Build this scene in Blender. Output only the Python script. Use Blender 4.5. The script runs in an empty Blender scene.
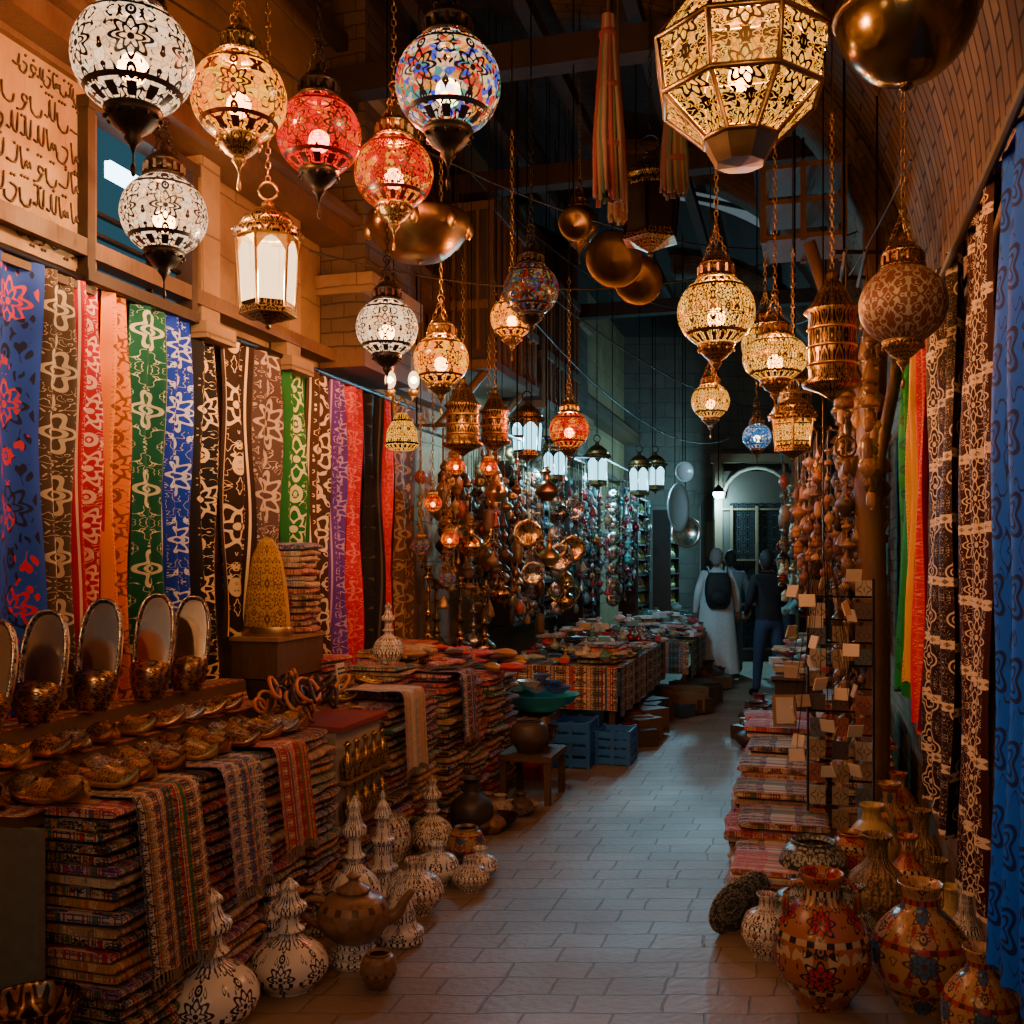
import bpy, math, random
from mathutils import Matrix, Vector
R=random.Random(7)
K=.288; ANG=math.atan(K); ROT=-ANG
pi=math.pi
def S(u,v,z=0): return Vector((u+K*v, v, z))
def T(x,y,z): return Matrix.Translation((x,y,z))
def RX(a): return Matrix.Rotation(a,4,'X')
def RY(a): return Matrix.Rotation(a,4,'Y')
def RZ(a): return Matrix.Rotation(a,4,'Z')
def SC(x,y,z): return Matrix.Diagonal((x,y,z,1))
# ------------------------------------------------------------ materials
class NT:
    def __init__(s,name):
        s.m=bpy.data.materials.new(name); s.m.use_nodes=True; s.t=s.m.node_tree; s.t.nodes.clear()
        s.out=s.n('ShaderNodeOutputMaterial')
    def n(s,typ,inp=None,**kw):
        nd=s.t.nodes.new(typ)
        for k,v in kw.items(): setattr(nd,k,v)
        for k,v in (inp or {}).items(): s.set(nd.inputs[k],v)
        return nd
    def set(s,sock,v):
        if isinstance(v,bpy.types.NodeSocket): s.t.links.new(v,sock)
        else:
            if isinstance(v,(tuple,list)) and len(v)==3 and sock.type=='RGBA': v=(*v,1)
            sock.default_value=v
    def math(s,op,a,b=None,c=None):
        nd=s.n('ShaderNodeMath',operation=op); s.set(nd.inputs[0],a)
        if b is not None: s.set(nd.inputs[1],b)
        if c is not None: s.set(nd.inputs[2],c)
        return nd.outputs[0]
    def mix(s,f,a,b,bt='MIX'):
        nd=s.n('ShaderNodeMix',data_type='RGBA',blend_type=bt)
        s.set(nd.inputs[0],f); s.set(nd.inputs[6],a); s.set(nd.inputs[7],b); return nd.outputs[2]
    def mixs(s,f,a,b):
        nd=s.n('ShaderNodeMixShader'); s.set(nd.inputs[0],f); s.t.links.new(a,nd.inputs[1]); s.t.links.new(b,nd.inputs[2]); return nd.outputs[0]
    def uv(s): return s.n('ShaderNodeUVMap').outputs[0]
    def obj(s): return s.n('ShaderNodeTexCoord').outputs['Object']
    def sep(s,v):
        q=s.n('ShaderNodeSeparateXYZ',{0:v}); return q.outputs
    def comb(s,x,y,z=0.): return s.n('ShaderNodeCombineXYZ',{0:x,1:y,2:z}).outputs[0]
    def noise(s,vec,scale,detail=3.,rough=.5,dist=0.):
        return s.n('ShaderNodeTexNoise',{'Vector':vec,'Scale':scale,'Detail':detail,'Roughness':rough,'Distortion':dist}).outputs[0]
    def ramp(s,f,stops,interp='LINEAR'):
        nd=s.n('ShaderNodeValToRGB'); cr=nd.color_ramp; cr.interpolation=interp
        while len(cr.elements)<len(stops): cr.elements.new(.5)
        for e,(p,c) in zip(cr.elements,stops): e.position=p; e.color=(*c,1)
        s.set(nd.inputs[0],f); return nd.outputs[0]
    def bsdf(s,**kw):
        nd=s.n('ShaderNodeBsdfPrincipled')
        mp=dict(col='Base Color',rough='Roughness',metal='Metallic',normal='Normal',sheen='Sheen Weight',coat='Coat Weight',spec='Specular IOR Level')
        for k,v in kw.items(): s.set(nd.inputs[mp[k]],v)
        return nd.outputs[0]
    def bump(s,h,strength=.4,dist=.01): return s.n('ShaderNodeBump',{'Height':h,'Strength':strength,'Distance':dist}).outputs[0]
    def fin(s,sh): s.t.links.new(sh,s.out.inputs[0]); return s.m
def orn(N,nx,ny,scale=5.,k=3.,w=.13,seed=0.,aspect=1.):
    x,y,_=N.sep(N.uv())
    x=N.math('PINGPONG',N.math('MULTIPLY',x,float(nx)),.5)
    y=N.math('PINGPONG',N.math('MULTIPLY',y,float(ny)),.5)
    n=N.noise(N.comb(x,N.math('MULTIPLY',y,float(aspect)),float(seed)),scale,.6,.4,.6)
    m=N.math('FRACT',N.math('MULTIPLY',n,float(k)))
    d=N.math('ABSOLUTE',N.math('SUBTRACT',m,.5))
    return N.math('LESS_THAN',d,w)
def motif(N,nx,ny,asp=1.,w=.028,p1=8.,p2=6.,ph=0.):
    """repeating petalled medallion with buds between"""
    x,y,_=N.sep(N.uv()); mt=N.math
    cx=mt('SUBTRACT',mt('FRACT',mt('MULTIPLY',x,float(nx))),.5)
    cy=mt('MULTIPLY',mt('SUBTRACT',mt('FRACT',mt('MULTIPLY_ADD',y,float(ny),ph)),.5),asp)
    cx2=mt('MULTIPLY',cx,cx); r=mt('SQRT',mt('ADD',cx2,mt('MULTIPLY',cy,cy))); th=mt('ARCTAN2',cy,cx)
    def ring(rr,R0,amp,p,ww):
        return mt('LESS_THAN',mt('ABSOLUTE',mt('SUBTRACT',rr,mt('MULTIPLY_ADD',mt('COSINE',mt('MULTIPLY',th,p)),amp,R0))),ww)
    a=ring(r,.26,.06,p1,w); b_=ring(r,.15,.05,p2,w*.8); d=mt('LESS_THAN',r,.055)
    q=mt('SUBTRACT',.5*asp,mt('ABSOLUTE',cy)); r2=mt('SQRT',mt('ADD',mt('MULTIPLY',cx2,2.),mt('MULTIPLY',q,q)))
    g=mt('LESS_THAN',mt('ABSOLUTE',mt('SUBTRACT',r2,.1)),w); g2=mt('LESS_THAN',r2,.035)
    f=mt('MAXIMUM',mt('MAXIMUM',a,b_),mt('MAXIMUM',d,mt('MAXIMUM',g,g2)))
    return f,r
def simple(name,col,rough=.6,metal=0.,nscale=20.,var=.35,bump=.2,coat=0.):
    N=NT(name); o=N.obj(); n=N.noise(o,nscale,4.)
    c=N.mix(n,tuple(a*(1-var) for a in col),tuple(min(1,a*(1+var)) for a in col))
    return N.fin(N.bsdf(col=c,rough=rough,metal=metal,coat=coat,normal=N.bump(n,bump,.004)))
def metalorn(name,col,dark,nx=8,ny=2,rough=.3,scale=5,k=3,w=.2,seed=0,metal=.95):
    N=NT(name); f=orn(N,nx,ny,scale,k,w,seed)
    c=N.mix(f,dark,col); nz=N.noise(N.obj(),14.,3.)
    c=N.mix(N.math('MULTIPLY',nz,.4),c,dark)
    return N.fin(N.bsdf(col=c,rough=N.math('MULTIPLY_ADD',nz,.25,rough-.1),metal=metal,normal=N.bump(f,.5,.004)))
def attrmat(name,rough,metal=0.,kind='plain'):
    N=NT(name); a=N.n('ShaderNodeAttribute',attribute_name='Col').outputs[0]
    c=a; h=N.noise(N.obj(),25.,3.)
    if kind=='cloth':
        f=orn(N,1,1,11.,4.,.14,1.); x,y,_=N.sep(N.uv())
        rnd=N.noise(N.comb(N.math('MULTIPLY',x,1.7),N.math('MULTIPLY',N.n('ShaderNodeAttribute',attribute_name='Col').outputs[2],9.),0.),3.,1.)
        alt=N.ramp(rnd,[(0,(.8,.68,.46)),(.42,(.6,.03,.03)),(.47,(.8,.74,.62)),(.52,(.04,.14,.32)),(.57,(.88,.36,.04)),(.63,(.05,.27,.14))],'CONSTANT')
        m,r=motif(N,2.,4.,1.,.035)
        f=N.math('MAXIMUM',m,N.math('MULTIPLY',f,.9))
        c=N.mix(N.math('MULTIPLY',f,.8),a,alt)
        st=N.math('LESS_THAN',N.math('PINGPONG',N.math('MULTIPLY',y,2.),.5),.08)
        c=N.mix(N.math('MULTIPLY',st,.7),c,alt)
        h=N.noise(N.obj(),120.,2.)
    if kind=='paint':
        f=orn(N,6,2,5.,3.,.16,3.)
        c=N.mix(N.math('MULTIPLY',f,.8),a,N.mix(.85,a,(.03,.02,.015)))
    c=N.mix(N.math('MULTIPLY',N.noise(N.obj(),9.,3.),.25),c,(.03,.02,.015))
    return N.fin(N.bsdf(col=c,rough=rough,metal=metal,normal=N.bump(h,.3,.003)))
def textile(name,bg,fg,nx=1,ny=1.,scale=5.,k=3.,w=.12,border=None,seed=0.,fg2=None,stripes=0,med=None,p=(8.,6.),mw=.03):
    N=NT(name); f=orn(N,nx,ny,scale,k,w,seed)
    x,y,_=N.sep(N.uv())
    if med:
        m,r=motif(N,nx,med,.85/med*nx,mw,p[0],p[1],seed*.37)
        f=N.math('MAXIMUM',m,N.math('MULTIPLY',f,N.math('GREATER_THAN',r,.36)))
    bgc=N.mix(N.math('MULTIPLY',N.noise(N.obj(),6.,3.),.3),bg,tuple(a*.45 for a in bg))
    edge=N.math('ABSOLUTE',N.math('SUBTRACT',N.math('FRACT',x),.5))
    inner=N.math('LESS_THAN',edge,.36 if nx==1 else .46)
    f=N.math('MULTIPLY',f,inner)
    fc=fg
    if fg2: fc=N.mix(N.math('GREATER_THAN',N.noise(N.uv(),2.5,1.),.5),fg,fg2)
    c=N.mix(N.math('MULTIPLY',f,.9),bgc,fc)
    if border:
        be=N.math('LESS_THAN',N.math('ABSOLUTE',N.math('SUBTRACT',edge,.42)),.015)
        c=N.mix(be,c,border)
    if stripes:
        s2=N.math('LESS_THAN',N.math('PINGPONG',N.math('MULTIPLY',y,float(stripes)),.5),.07)
        zz=N.math('LESS_THAN',N.math('ADD',N.math('PINGPONG',N.math('MULTIPLY',x,14.),.5),N.math('PINGPONG',N.math('MULTIPLY',y,30.),.5)),.42)
        c=N.mix(N.math('MULTIPLY',s2,N.math('SUBTRACT',1.,N.math('MULTIPLY',zz,.8))),c,fg)
    wv=N.noise(N.comb(N.math('MULTIPLY',x,60.),N.math('MULTIPLY',y,60.)),3.,1.)
    return N.fin(N.bsdf(col=c,rough=.65,normal=N.bump(wv,.25,.002),spec=.2))
def glow(name,cols,dark,strength,nx,ny,scale=5.,k=3.,w=.16,seed=0.,tr=.35,bands=True,vor=14.,metal=.0,inv=False,med=0,wt=.35):
    """glass mosaic / pierced metal shell: lit glass where open, opaque metal or black glass elsewhere"""
    N=NT(name); f=orn(N,nx,ny,scale,k,w,seed); x,y,_=N.sep(N.uv())
    if med:
        m,r=motif(N,med,med*.36 if bands else med,1.,.035,8.,6.,.5)
        f=N.math('MAXIMUM',m,N.math('MULTIPLY',f,N.math('GREATER_THAN',r,.34)))
    if bands:
        e=N.math('ABSOLUTE',N.math('SUBTRACT',y,.5))
        b1=N.math('LESS_THAN',N.math('ABSOLUTE',N.math('SUBTRACT',e,.29)),.022)
        b2=N.math('MULTIPLY',N.math('LESS_THAN',N.math('ABSOLUTE',N.math('SUBTRACT',e,.4)),.06),
             N.math('LESS_THAN',N.math('PINGPONG',N.math('MULTIPLY',x,float(nx*2)),.5),.24))
        f=N.math('MAXIMUM',f,N.math('MAXIMUM',b1,b2))
    v=N.n('ShaderNodeTexVoronoi',{'Vector':N.comb(N.math('MULTIPLY',x,2.),y),'Scale':vor},feature='F1')
    st=[(i/len(cols),c) for i,c in enumerate(cols)]
    rc=N.sep(v.outputs['Color'])[0]
    gc=N.ramp(rc,st,'CONSTANT')
    ed=N.n('ShaderNodeTexVoronoi',{'Vector':N.comb(N.math('MULTIPLY',x,2.),y),'Scale':vor},feature='DISTANCE_TO_EDGE').outputs[0]
    gc=N.mix(N.math('MULTIPLY',N.math('LESS_THAN',ed,.05),.6),gc,tuple(a*.25 for a in cols[0]))
    em=N.n('ShaderNodeEmission',{'Color':gc,'Strength':strength}).outputs[0]
    tp=N.n('ShaderNodeBsdfTransparent',{'Color':N.mix(wt,gc,(1.,.9,.75))}).outputs[0]
    gls=N.mixs(tr,em,tp)
    back=N.n('ShaderNodeNewGeometry').outputs['Backfacing']   # inner face coloured black to suppress the bulb's glare on it
    op=N.mixs(back,N.bsdf(col=dark,rough=.3,metal=metal),N.n('ShaderNodeBsdfDiffuse',{'Color':(.004,.002,.001)}).outputs[0])
    return N.fin(N.mixs(f,gls,op))
def emit(name,col,s):
    N=NT(name); return N.fin(N.n('ShaderNodeEmission',{'Color':(*col,1),'Strength':s}).outputs[0])

def brickmat(name,c1,c2,mort,bw,bh,scale=1.,rough=.85,bump=.6,wear=3.,mix=.5,wob_=.035,sq=1.,sqf=2,ms=.006):
    N=NT(name); uv=N.uv()
    wob=N.noise(uv,4.,2.)
    uvw=N.n('ShaderNodeVectorMath',{0:uv,1:N.comb(N.math('MULTIPLY',wob,wob_),N.math('MULTIPLY',wob,wob_))},operation='ADD').outputs[0]
    b=N.n('ShaderNodeTexBrick',{'Vector':uvw,'Color1':(*c1,1),'Color2':(*c2,1),'Mortar':(*mort,1),'Scale':scale,'Mortar Size':ms,'Mortar Smooth':.4,'Brick Width':bw,'Row Height':bh,'Bias':0.},squash=sq,squash_frequency=sqf)
    n=N.noise(uv,wear,6.,.62); n2=N.noise(uv,30.,3.)
    nn=N.n('ShaderNodeMapRange',{'Value':n,'From Min':.3,'From Max':.7}).outputs[0]
    c=N.mix(N.math('MULTIPLY',nn,mix),b.outputs[0],tuple(a*.35 for a in c1))
    c=N.mix(N.math('MULTIPLY',n2,.25),c,tuple(min(1,a*1.5) for a in c2))
    h=N.math('ADD',N.math('MULTIPLY',b.outputs[1],-1.),N.math('MULTIPLY',n2,.5))
    return N.fin(N.bsdf(col=c,rough=N.math('MULTIPLY_ADD',n,.3,rough-.2),normal=N.bump(h,bump,.012)))
def woodmat(name,c1,c2,rough=.6):
    N=NT(name); o=N.obj(); q=N.n('ShaderNodeMapping',{'Vector':o,'Scale':(6.,6.,1.2)}).outputs[0]
    n=N.noise(q,5.,5.,.6,1.5)
    c=N.mix(n,c1,c2)
    return N.fin(N.bsdf(col=c,rough=rough,normal=N.bump(n,.4,.004)))

M={}
M['brass']=simple('brass',(.65,.42,.15),.32,1.,12,.5,.2)
M['oldbrass']=simple('aged_brass',(.26,.175,.08),.36,1.,12,.6,.3)
M['darkbrass']=simple('dark_bronze_glass',(.1,.078,.035),.2,.9,5,.5,.1)
M['copper']=simple('copper',(.55,.3,.16),.28,1.,12,.5,.2)
M['silver']=simple('silver',(.7,.66,.6),.22,1.,12,.4,.2)
M['mirror']=simple('polished_tin',(.62,.5,.38),.16,1.,6,.35,.3)
M['iron']=simple('black_iron',(.025,.02,.018),.45,.8,20,.4)
M['rope']=simple('rope',(.16,.1,.05),.9)
M['cable']=simple('cable',(.012,.011,.01),.6)
M['wood']=woodmat('wood',(.15,.08,.035),(.055,.03,.014))
M['darkwood']=woodmat('dark_wood',(.055,.03,.016),(.02,.012,.007))
M['beam']=woodmat('beam_wood',(.035,.02,.011),(.012,.008,.005),.9)
M['palewood']=woodmat('pale_wood',(.36,.23,.11),(.22,.13,.055))
M['filig']=metalorn('pierced_brass',(.55,.37,.14),(.03,.018,.008),10,2,.35,6,3,.2)
M['bronzeorn']=metalorn('engraved_bronze',(.6,.36,.18),(.07,.035,.02),3,1,.24,5,3,.3,4,1.)
M['silverorn']=metalorn('engraved_silver',(.8,.74,.64),(.1,.07,.05),1,2,.24,7,4,.28,2,1.)
M['frameorn']=metalorn('embossed_tin_frame',(.8,.74,.62),(.06,.04,.03),1,10,.25,6,4,.25,2,1.)
M['goldorn']=metalorn('engraved_gold',(.85,.58,.2),(.12,.06,.02),2,2,.24,6,4,.28,6,1.)
M['cloth']=attrmat('woven_cloth',.85,0,'cloth')
M['plain']=attrmat('plain_cloth',.85,0,'plain')
M['ceram']=attrmat('painted_clay',.4,0,'paint')
M['lacq']=attrmat('lacquered',.45,0,'plain')
M['metalc']=attrmat('tinted_metal',.36,.85,'plain')
M['bulb']=emit('bulb_warm',(1,.6,.24),60)
M['bulbc']=emit('bulb_cool',(.4,.85,1),30)
M['floor']=brickmat('stone_pavers',(.36,.275,.195),(.25,.19,.135),(.13,.098,.07),.31,.155,1.,.54,.7,1.3,.6,.05,.65,3,.005)
M['wallL']=brickmat('ochre_stone_blocks',(.32,.21,.1),(.24,.155,.07),(.09,.055,.03),.62,.32,1.,.9,.5,mix=.7)
M['wallR']=brickmat('tan_brick',(.32,.23,.13),(.22,.155,.085),(.09,.06,.04),.24,.085,1.,.9,.8,mix=.6)
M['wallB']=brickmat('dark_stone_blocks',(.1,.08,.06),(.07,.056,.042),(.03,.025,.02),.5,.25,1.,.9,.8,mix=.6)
M['pillar']=brickmat('dark_brick',(.12,.08,.045),(.08,.052,.03),(.02,.015,.01),.26,.09,1.,.9,.8,mix=.6)
N=NT('vault_brick')
_uv=N.uv(); _b=N.n('ShaderNodeTexBrick',{'Vector':_uv,'Color1':(.29,.2,.11,1),'Color2':(.18,.12,.07,1),'Mortar':(.03,.02,.013,1),'Scale':1.,'Mortar Size':.01,'Brick Width':.3,'Row Height':.1})
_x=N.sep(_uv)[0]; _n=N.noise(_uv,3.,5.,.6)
_crown_dark=N.n('ShaderNodeMapRange',{'Value':_x,'From Min':.8,'From Max':2.1,'To Min':.03,'To Max':.94}).outputs[0]   # brick colour drops to near-black towards the crown
M['vault']=N.fin(N.bsdf(col=N.mix(_crown_dark,N.mix(N.math('MULTIPLY',_n,.6),_b.outputs[0],(.05,.035,.02)),(.014,.009,.006)),rough=.95,normal=N.bump(N.math('MULTIPLY',_b.outputs[1],-1.),1.,.02)))
M['skin']=simple('skin',(.32,.17,.1),.6)
M['hairg']=simple('grey_hair',(.22,.21,.2),.8,0,60)
M['hairb']=simple('black_hair',(.012,.01,.01),.7,0,60)
M['white']=simple('white_paper',(.6,.57,.5),.8,0,6,.15)
M['g_white']=glow('mosaic_white',[(1,.6,.32),(1,.68,.4),(1,.52,.24)],(.012,.01,.02),2.4,6,1.5,8,2.4,.13,1.3,.35,med=6)
M['g_amber']=glow('mosaic_amber',[(1,.27,.003),(1,.33,.004),(1,.2,.002),(1,.42,.01)],(.05,.01,.002),2.8,6,1.5,7,2.5,.09,4.2,.35,med=6,wt=.2)
M['g_red']=glow('mosaic_red',[(1,.006,.002),(1,.01,.002),(.8,.004,.002),(1,.09,.002)],(.05,.003,.002),1.8,6,1.5,7,3,.08,7.7,.35,med=6,wt=.1)
M['g_redam']=glow('mosaic_red_amber',[(1,.14,.004),(.7,.008,.002),(1,.28,.01),(.7,.005,.002)],(.06,.006,.003),1.9,8,2,6,3,.13,2.7,.35,med=8,wt=.15)
M['g_multi']=glow('mosaic_multicolour',[(1,.6,.34),(.03,.08,.7),(.9,.02,.01),(.9,.7,.45),(.04,.35,.3),(1,.32,.03)],(.012,.012,.03),1.6,6,1.5,6,2.5,.12,9.1,.35,True,20,med=6,wt=.2)
M['g_dim']=glow('mosaic_dim',[(.5,.1,.02),(.06,.08,.22),(.5,.02,.01),(.5,.28,.1),(.08,.18,.12)],(.012,.01,.012),.5,7,1.5,5,2.5,.14,3.1,.15,True,22)
M['g_blue']=glow('mosaic_blue',[(.03,.22,.8),(.7,.75,.8),(.03,.36,.7)],(.01,.02,.08),.9,7,1.5,5,2.5,.14,5.1,.3,True,18,wt=.2)
M['g_fil']=glow('pierced_lantern',[(1,.42,.04),(1,.36,.025),(1,.5,.08)],(.2,.11,.035),3.,10,2.5,7,3,.24,6.3,.35,True,9,.9,med=9,wt=.25)
M['g_panel']=glow('pierced_panel',[(1,.4,.03),(1,.34,.02),(1,.48,.06)],(.05,.032,.014),2.3,1,1,10,4,.27,2.3,.35,False,5,.9,med=1,wt=.2)
N=NT('frosted_glass'); M['frost']=N.fin(N.mixs(.4,N.n('ShaderNodeEmission',{'Color':(1,.62,.3,1),'Strength':4.}).outputs[0],N.n('ShaderNodeBsdfTransparent').outputs[0]))
N=NT('cool_glass'); M['cool']=N.fin(N.mixs(.4,N.n('ShaderNodeEmission',{'Color':(.3,.8,1,1),'Strength':3.6}).outputs[0],N.n('ShaderNodeBsdfTransparent').outputs[0]))
M['unlit']=metalorn('painted_globe',(.36,.36,.3),(.13,.05,.035),7,2,.5,6,3,.2,8,.3)

def potmat(name,base,dark,acc,nx=6,ny=2,nb=3,scale=5,k=3,w=.13,seed=0,rough=.35,sp=0,acc2=None,bandc=None,th=.6,med=0,mw=.03,fillc=None):
    N=NT(name); f=orn(N,nx,ny,scale,k,w,seed); x,y,_=N.sep(N.uv())
    b=N.math('LESS_THAN',N.math('FRACT',N.math('MULTIPLY',y,float(nb))),.12)
    tri=N.math('LESS_THAN',N.math('PINGPONG',N.math('MULTIPLY',x,float(nx*3)),.5),.2)
    n=N.noise(N.obj(),12.,3.)
    c=N.mix(N.math('MULTIPLY',n,.3),base,tuple(a*.5 for a in base))
    def blob(c,sd,t_,col):
        bl=N.math('GREATER_THAN',N.noise(N.comb(N.math('PINGPONG',N.math('MULTIPLY',x,float(nx)),.5),N.math('MULTIPLY',y,2.),seed+sd),5.,0.),t_)
        return N.mix(bl,c,col)
    c=blob(c,3.,th,acc)
    if acc2: c=blob(c,11.,.66,acc2)
    if med:
        m,r=motif(N,med,med*.75,1.,mw,8.,6.,seed*.13)
        if fillc: c=N.mix(N.math('LESS_THAN',r,.24),c,fillc)
        f=N.math('MAXIMUM',m,N.math('MULTIPLY',f,N.math('GREATER_THAN',r,.36)))
    c=N.mix(f,c,dark)
    c=N.mix(b,c,bandc or tuple(min(1,a*1.2) for a in base))
    c=N.mix(N.math('MULTIPLY',b,tri),c,dark)
    h=f
    if sp: 
        h=N.n('ShaderNodeTexVoronoi',{'Vector':N.comb(N.math('MULTIPLY',x,2.5),y),'Scale':14.}).outputs[0]
    return N.fin(N.bsdf(col=c,rough=rough,normal=N.bump(h,.3 if not sp else 1.,.002 if not sp else .02)))
M['p_white']=potmat('white_ceramic',(.9,.89,.86),(.03,.03,.06),(.1,.16,.35),8,3,4,7,2,.08,1,.2,th=.68,med=6,mw=.036)
M['p_white2']=potmat('cream_ceramic',(.88,.84,.76),(.06,.035,.035),(.35,.15,.08),9,3,4,7,2.5,.07,5,.2,th=.66,med=7,mw=.036)
M['p_terra']=potmat('terracotta_painted',(.42,.15,.05),(.02,.025,.035),(.55,.42,.25),5,2.5,4,6,2.5,.05,9,.22,bandc=(.55,.4,.24),th=.68,med=5,mw=.028,fillc=(.45,.01,.01))
M['p_terra2']=potmat('ochre_painted',(.46,.27,.12),(.08,.03,.025),(.35,.03,.02),5,2.5,4,6,2.5,.05,14,.22,bandc=(.35,.035,.025),th=.68,med=5,mw=.028,fillc=(.03,.14,.28))
M['p_green']=potmat('dark_striped_ceramic',(.4,.42,.36),(.03,.04,.035),(.04,.12,.09),8,4,7,5,3,.2,17)
M['p_weave']=potmat('woven_gourd',(.36,.24,.11),(.13,.08,.04),(.22,.14,.06),8,4,9,6,4,.2,21,.7,1)
M['p_yel']=potmat('mustard_glaze',(.52,.4,.16),(.2,.14,.06),(.38,.26,.1),4,1,2,4,2,.05,25)
M['p_brown']=potmat('brown_glaze',(.28,.17,.09),(.1,.06,.035),(.2,.11,.06),4,2,2,5,2,.05,31,.3)

# ------------------------------------------------------------ mesh builder
def sm(p,k=4):
    o=[];n=len(p)
    for i in range(n-1):
        p0=p[max(i-1,0)];p1=p[i];p2=p[i+1];p3=p[min(i+2,n-1)]
        for j in range(k):
            t=j/k
            q=[.5*((2*p1[a])+(-p0[a]+p2[a])*t+(2*p0[a]-5*p1[a]+4*p2[a]-p3[a])*t*t+(-p0[a]+3*p1[a]-3*p2[a]+p3[a])*t**3) for a in range(len(p1))]
            o.append(tuple(q))
    o.append(tuple(p[-1])); return o
class B:
    def __init__(s): s.v=[];s.f=[];s.mi=[];s.uv=[];s.col=[];s.mats=[];s.s=[]
    def add(s,vs,fs,m,uvs=None,col=(1,1,1),X=None,smooth=True):
        m=M[m] if isinstance(m,str) else m
        if m not in s.mats: s.mats.append(m)
        i=s.mats.index(m); o=len(s.v)
        s.v+=[tuple(X@Vector(p)) if X is not None else tuple(p) for p in vs]
        for k,f in enumerate(fs):
            s.f.append([o+a for a in f]); s.mi.append(i); s.s.append(smooth); s.col+=[col]*len(f)
            s.uv+= uvs[k] if uvs else [(vs[a][0]+vs[a][1],vs[a][2]) for a in f]
    def lathe(s,prof,m,n=20,X=None,col=(1,1,1),smooth=True,phase=0.):
        L=[0]
        for a,b in zip(prof,prof[1:]): L.append(L[-1]+math.hypot(b[0]-a[0],b[1]-a[1]))
        L=[l/max(L[-1],1e-6) for l in L]
        vs=[];fs=[];uvs=[]
        for r,z in prof:
            for i in range(n):
                a=2*pi*i/n+phase; vs.append((max(r,0)*math.cos(a),max(r,0)*math.sin(a),z))
        for j in range(len(prof)-1):
            for i in range(n):
                k=(i+1)%n; fs.append((j*n+i,j*n+k,(j+1)*n+k,(j+1)*n+i))
                uvs.append([(i/n,L[j]),((i+1)/n,L[j]),((i+1)/n,L[j+1]),(i/n,L[j+1])])
        s.add(vs,fs,m,uvs,col,X,smooth)
    def box(s,c,d,m,X=None,col=(1,1,1)):
        x,y,z=[a/2 for a in d]; X=(X if X is not None else Matrix())@T(*c)
        vs=[(a*x,b*y,e*z) for a in(-1,1) for b in(-1,1) for e in(-1,1)]
        fs=[(0,1,3,2),(4,6,7,5),(0,4,5,1),(2,3,7,6),(0,2,6,4),(1,5,7,3)]
        s.add(vs,fs,m,None,col,X,False)
    def tube(s,pts,r,m,n=6,X=None,col=(1,1,1),closed=False):
        pts=[Vector(p) for p in pts]; N_=len(pts); vs=[];fs=[];uvs=[]
        rr=r if isinstance(r,(list,tuple)) else [r]*N_
        for i,p in enumerate(pts):
            if closed: d=pts[(i+1)%N_]-pts[i-1]
            else: d=pts[min(i+1,N_-1)]-pts[max(i-1,0)]
            if d.length<1e-7: d=Vector((0,0,1))
            d.normalize(); a=Vector((0,0,1)) if abs(d.z)<.9 else Vector((1,0,0))
            e=d.cross(a).normalized(); g=d.cross(e)
            for k in range(n):
                t=2*pi*k/n; vs.append(p+e*math.cos(t)*rr[i]+g*math.sin(t)*rr[i])
        for i in range(N_ if closed else N_-1):
            j=(i+1)%N_
            for k in range(n):
                l=(k+1)%n; fs.append((i*n+k,i*n+l,j*n+l,j*n+k)); uvs.append([(k/n,i/N_),((k+1)/n,i/N_),((k+1)/n,(i+1)/N_),(k/n,(i+1)/N_)])
        if not closed:
            fs.append(tuple(range(n))); uvs.append([(0,0)]*n); fs.append(tuple((N_-1)*n+k for k in range(n))); uvs.append([(0,0)]*n)
        s.add(vs,fs,m,uvs,col,X)
    def grid(s,fn,nu,nv,m,us=1.,vs_=1.,col=(1,1,1),X=None,smooth=True,skip=None):
        vs=[fn(i/nu,j/nv) for j in range(nv+1) for i in range(nu+1)];fs=[];uvs=[]
        for j in range(nv):
            for i in range(nu):
                if skip and skip(i,j): continue
                a=j*(nu+1)+i; fs.append((a,a+1,a+nu+2,a+nu+1))
                uvs.append([(i/nu*us,j/nv*vs_),((i+1)/nu*us,j/nv*vs_),((i+1)/nu*us,(j+1)/nv*vs_),(i/nu*us,(j+1)/nv*vs_)])
        s.add(vs,fs,m,uvs,col,X,smooth)
    def sph(s,c,r,m,n=12,col=(1,1,1),X=None):
        r=r if isinstance(r,tuple) else (r,r,r)
        s.lathe([(math.cos(a),math.sin(a)) for a in [(-.5+i/8)*pi for i in range(9)]],m,n,(X if X is not None else Matrix())@T(*c)@SC(*r),col)
    def chain(s,p,q,m='iron',link=.035,r=.0028):
        p=Vector(p);q=Vector(q);L=(q-p).length;n=max(1,int(L/(link*.8)));d=(q-p).normalized()
        up=Vector((1,0,0)) if abs(d.z)>.5 else Vector((0,0,1)); e=d.cross(up).normalized(); g=d.cross(e)
        for i in range(n):
            c=p+(q-p)*((i+.5)/n); w=e if i%2 else g
            s.tube([c+d*math.cos(t)*link*.52+w*math.sin(t)*link*.3 for t in [k*pi/3 for k in range(6)]],r,m,4,closed=True)
    def obj(s,name,loc=(0,0,0),rot=0.,parent=None):
        me=bpy.data.meshes.new(name); me.from_pydata(s.v,[],s.f)
        for m in s.mats: me.materials.append(m)
        me.polygons.foreach_set('material_index',s.mi); me.polygons.foreach_set('use_smooth',s.s)
        uvl=me.uv_layers.new(name='UVMap'); uvl.data.foreach_set('uv',[a for p in s.uv for a in p])
        cl=me.color_attributes.new('Col','FLOAT_COLOR','CORNER'); cl.data.foreach_set('color',[a for c in s.col for a in (*c,1.)])
        me.update()
        o=bpy.data.objects.new(name,me); bpy.context.collection.objects.link(o)
        o.location=loc; o.rotation_euler=(0,0,rot)
        if parent: o.parent=parent
        return o
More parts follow.
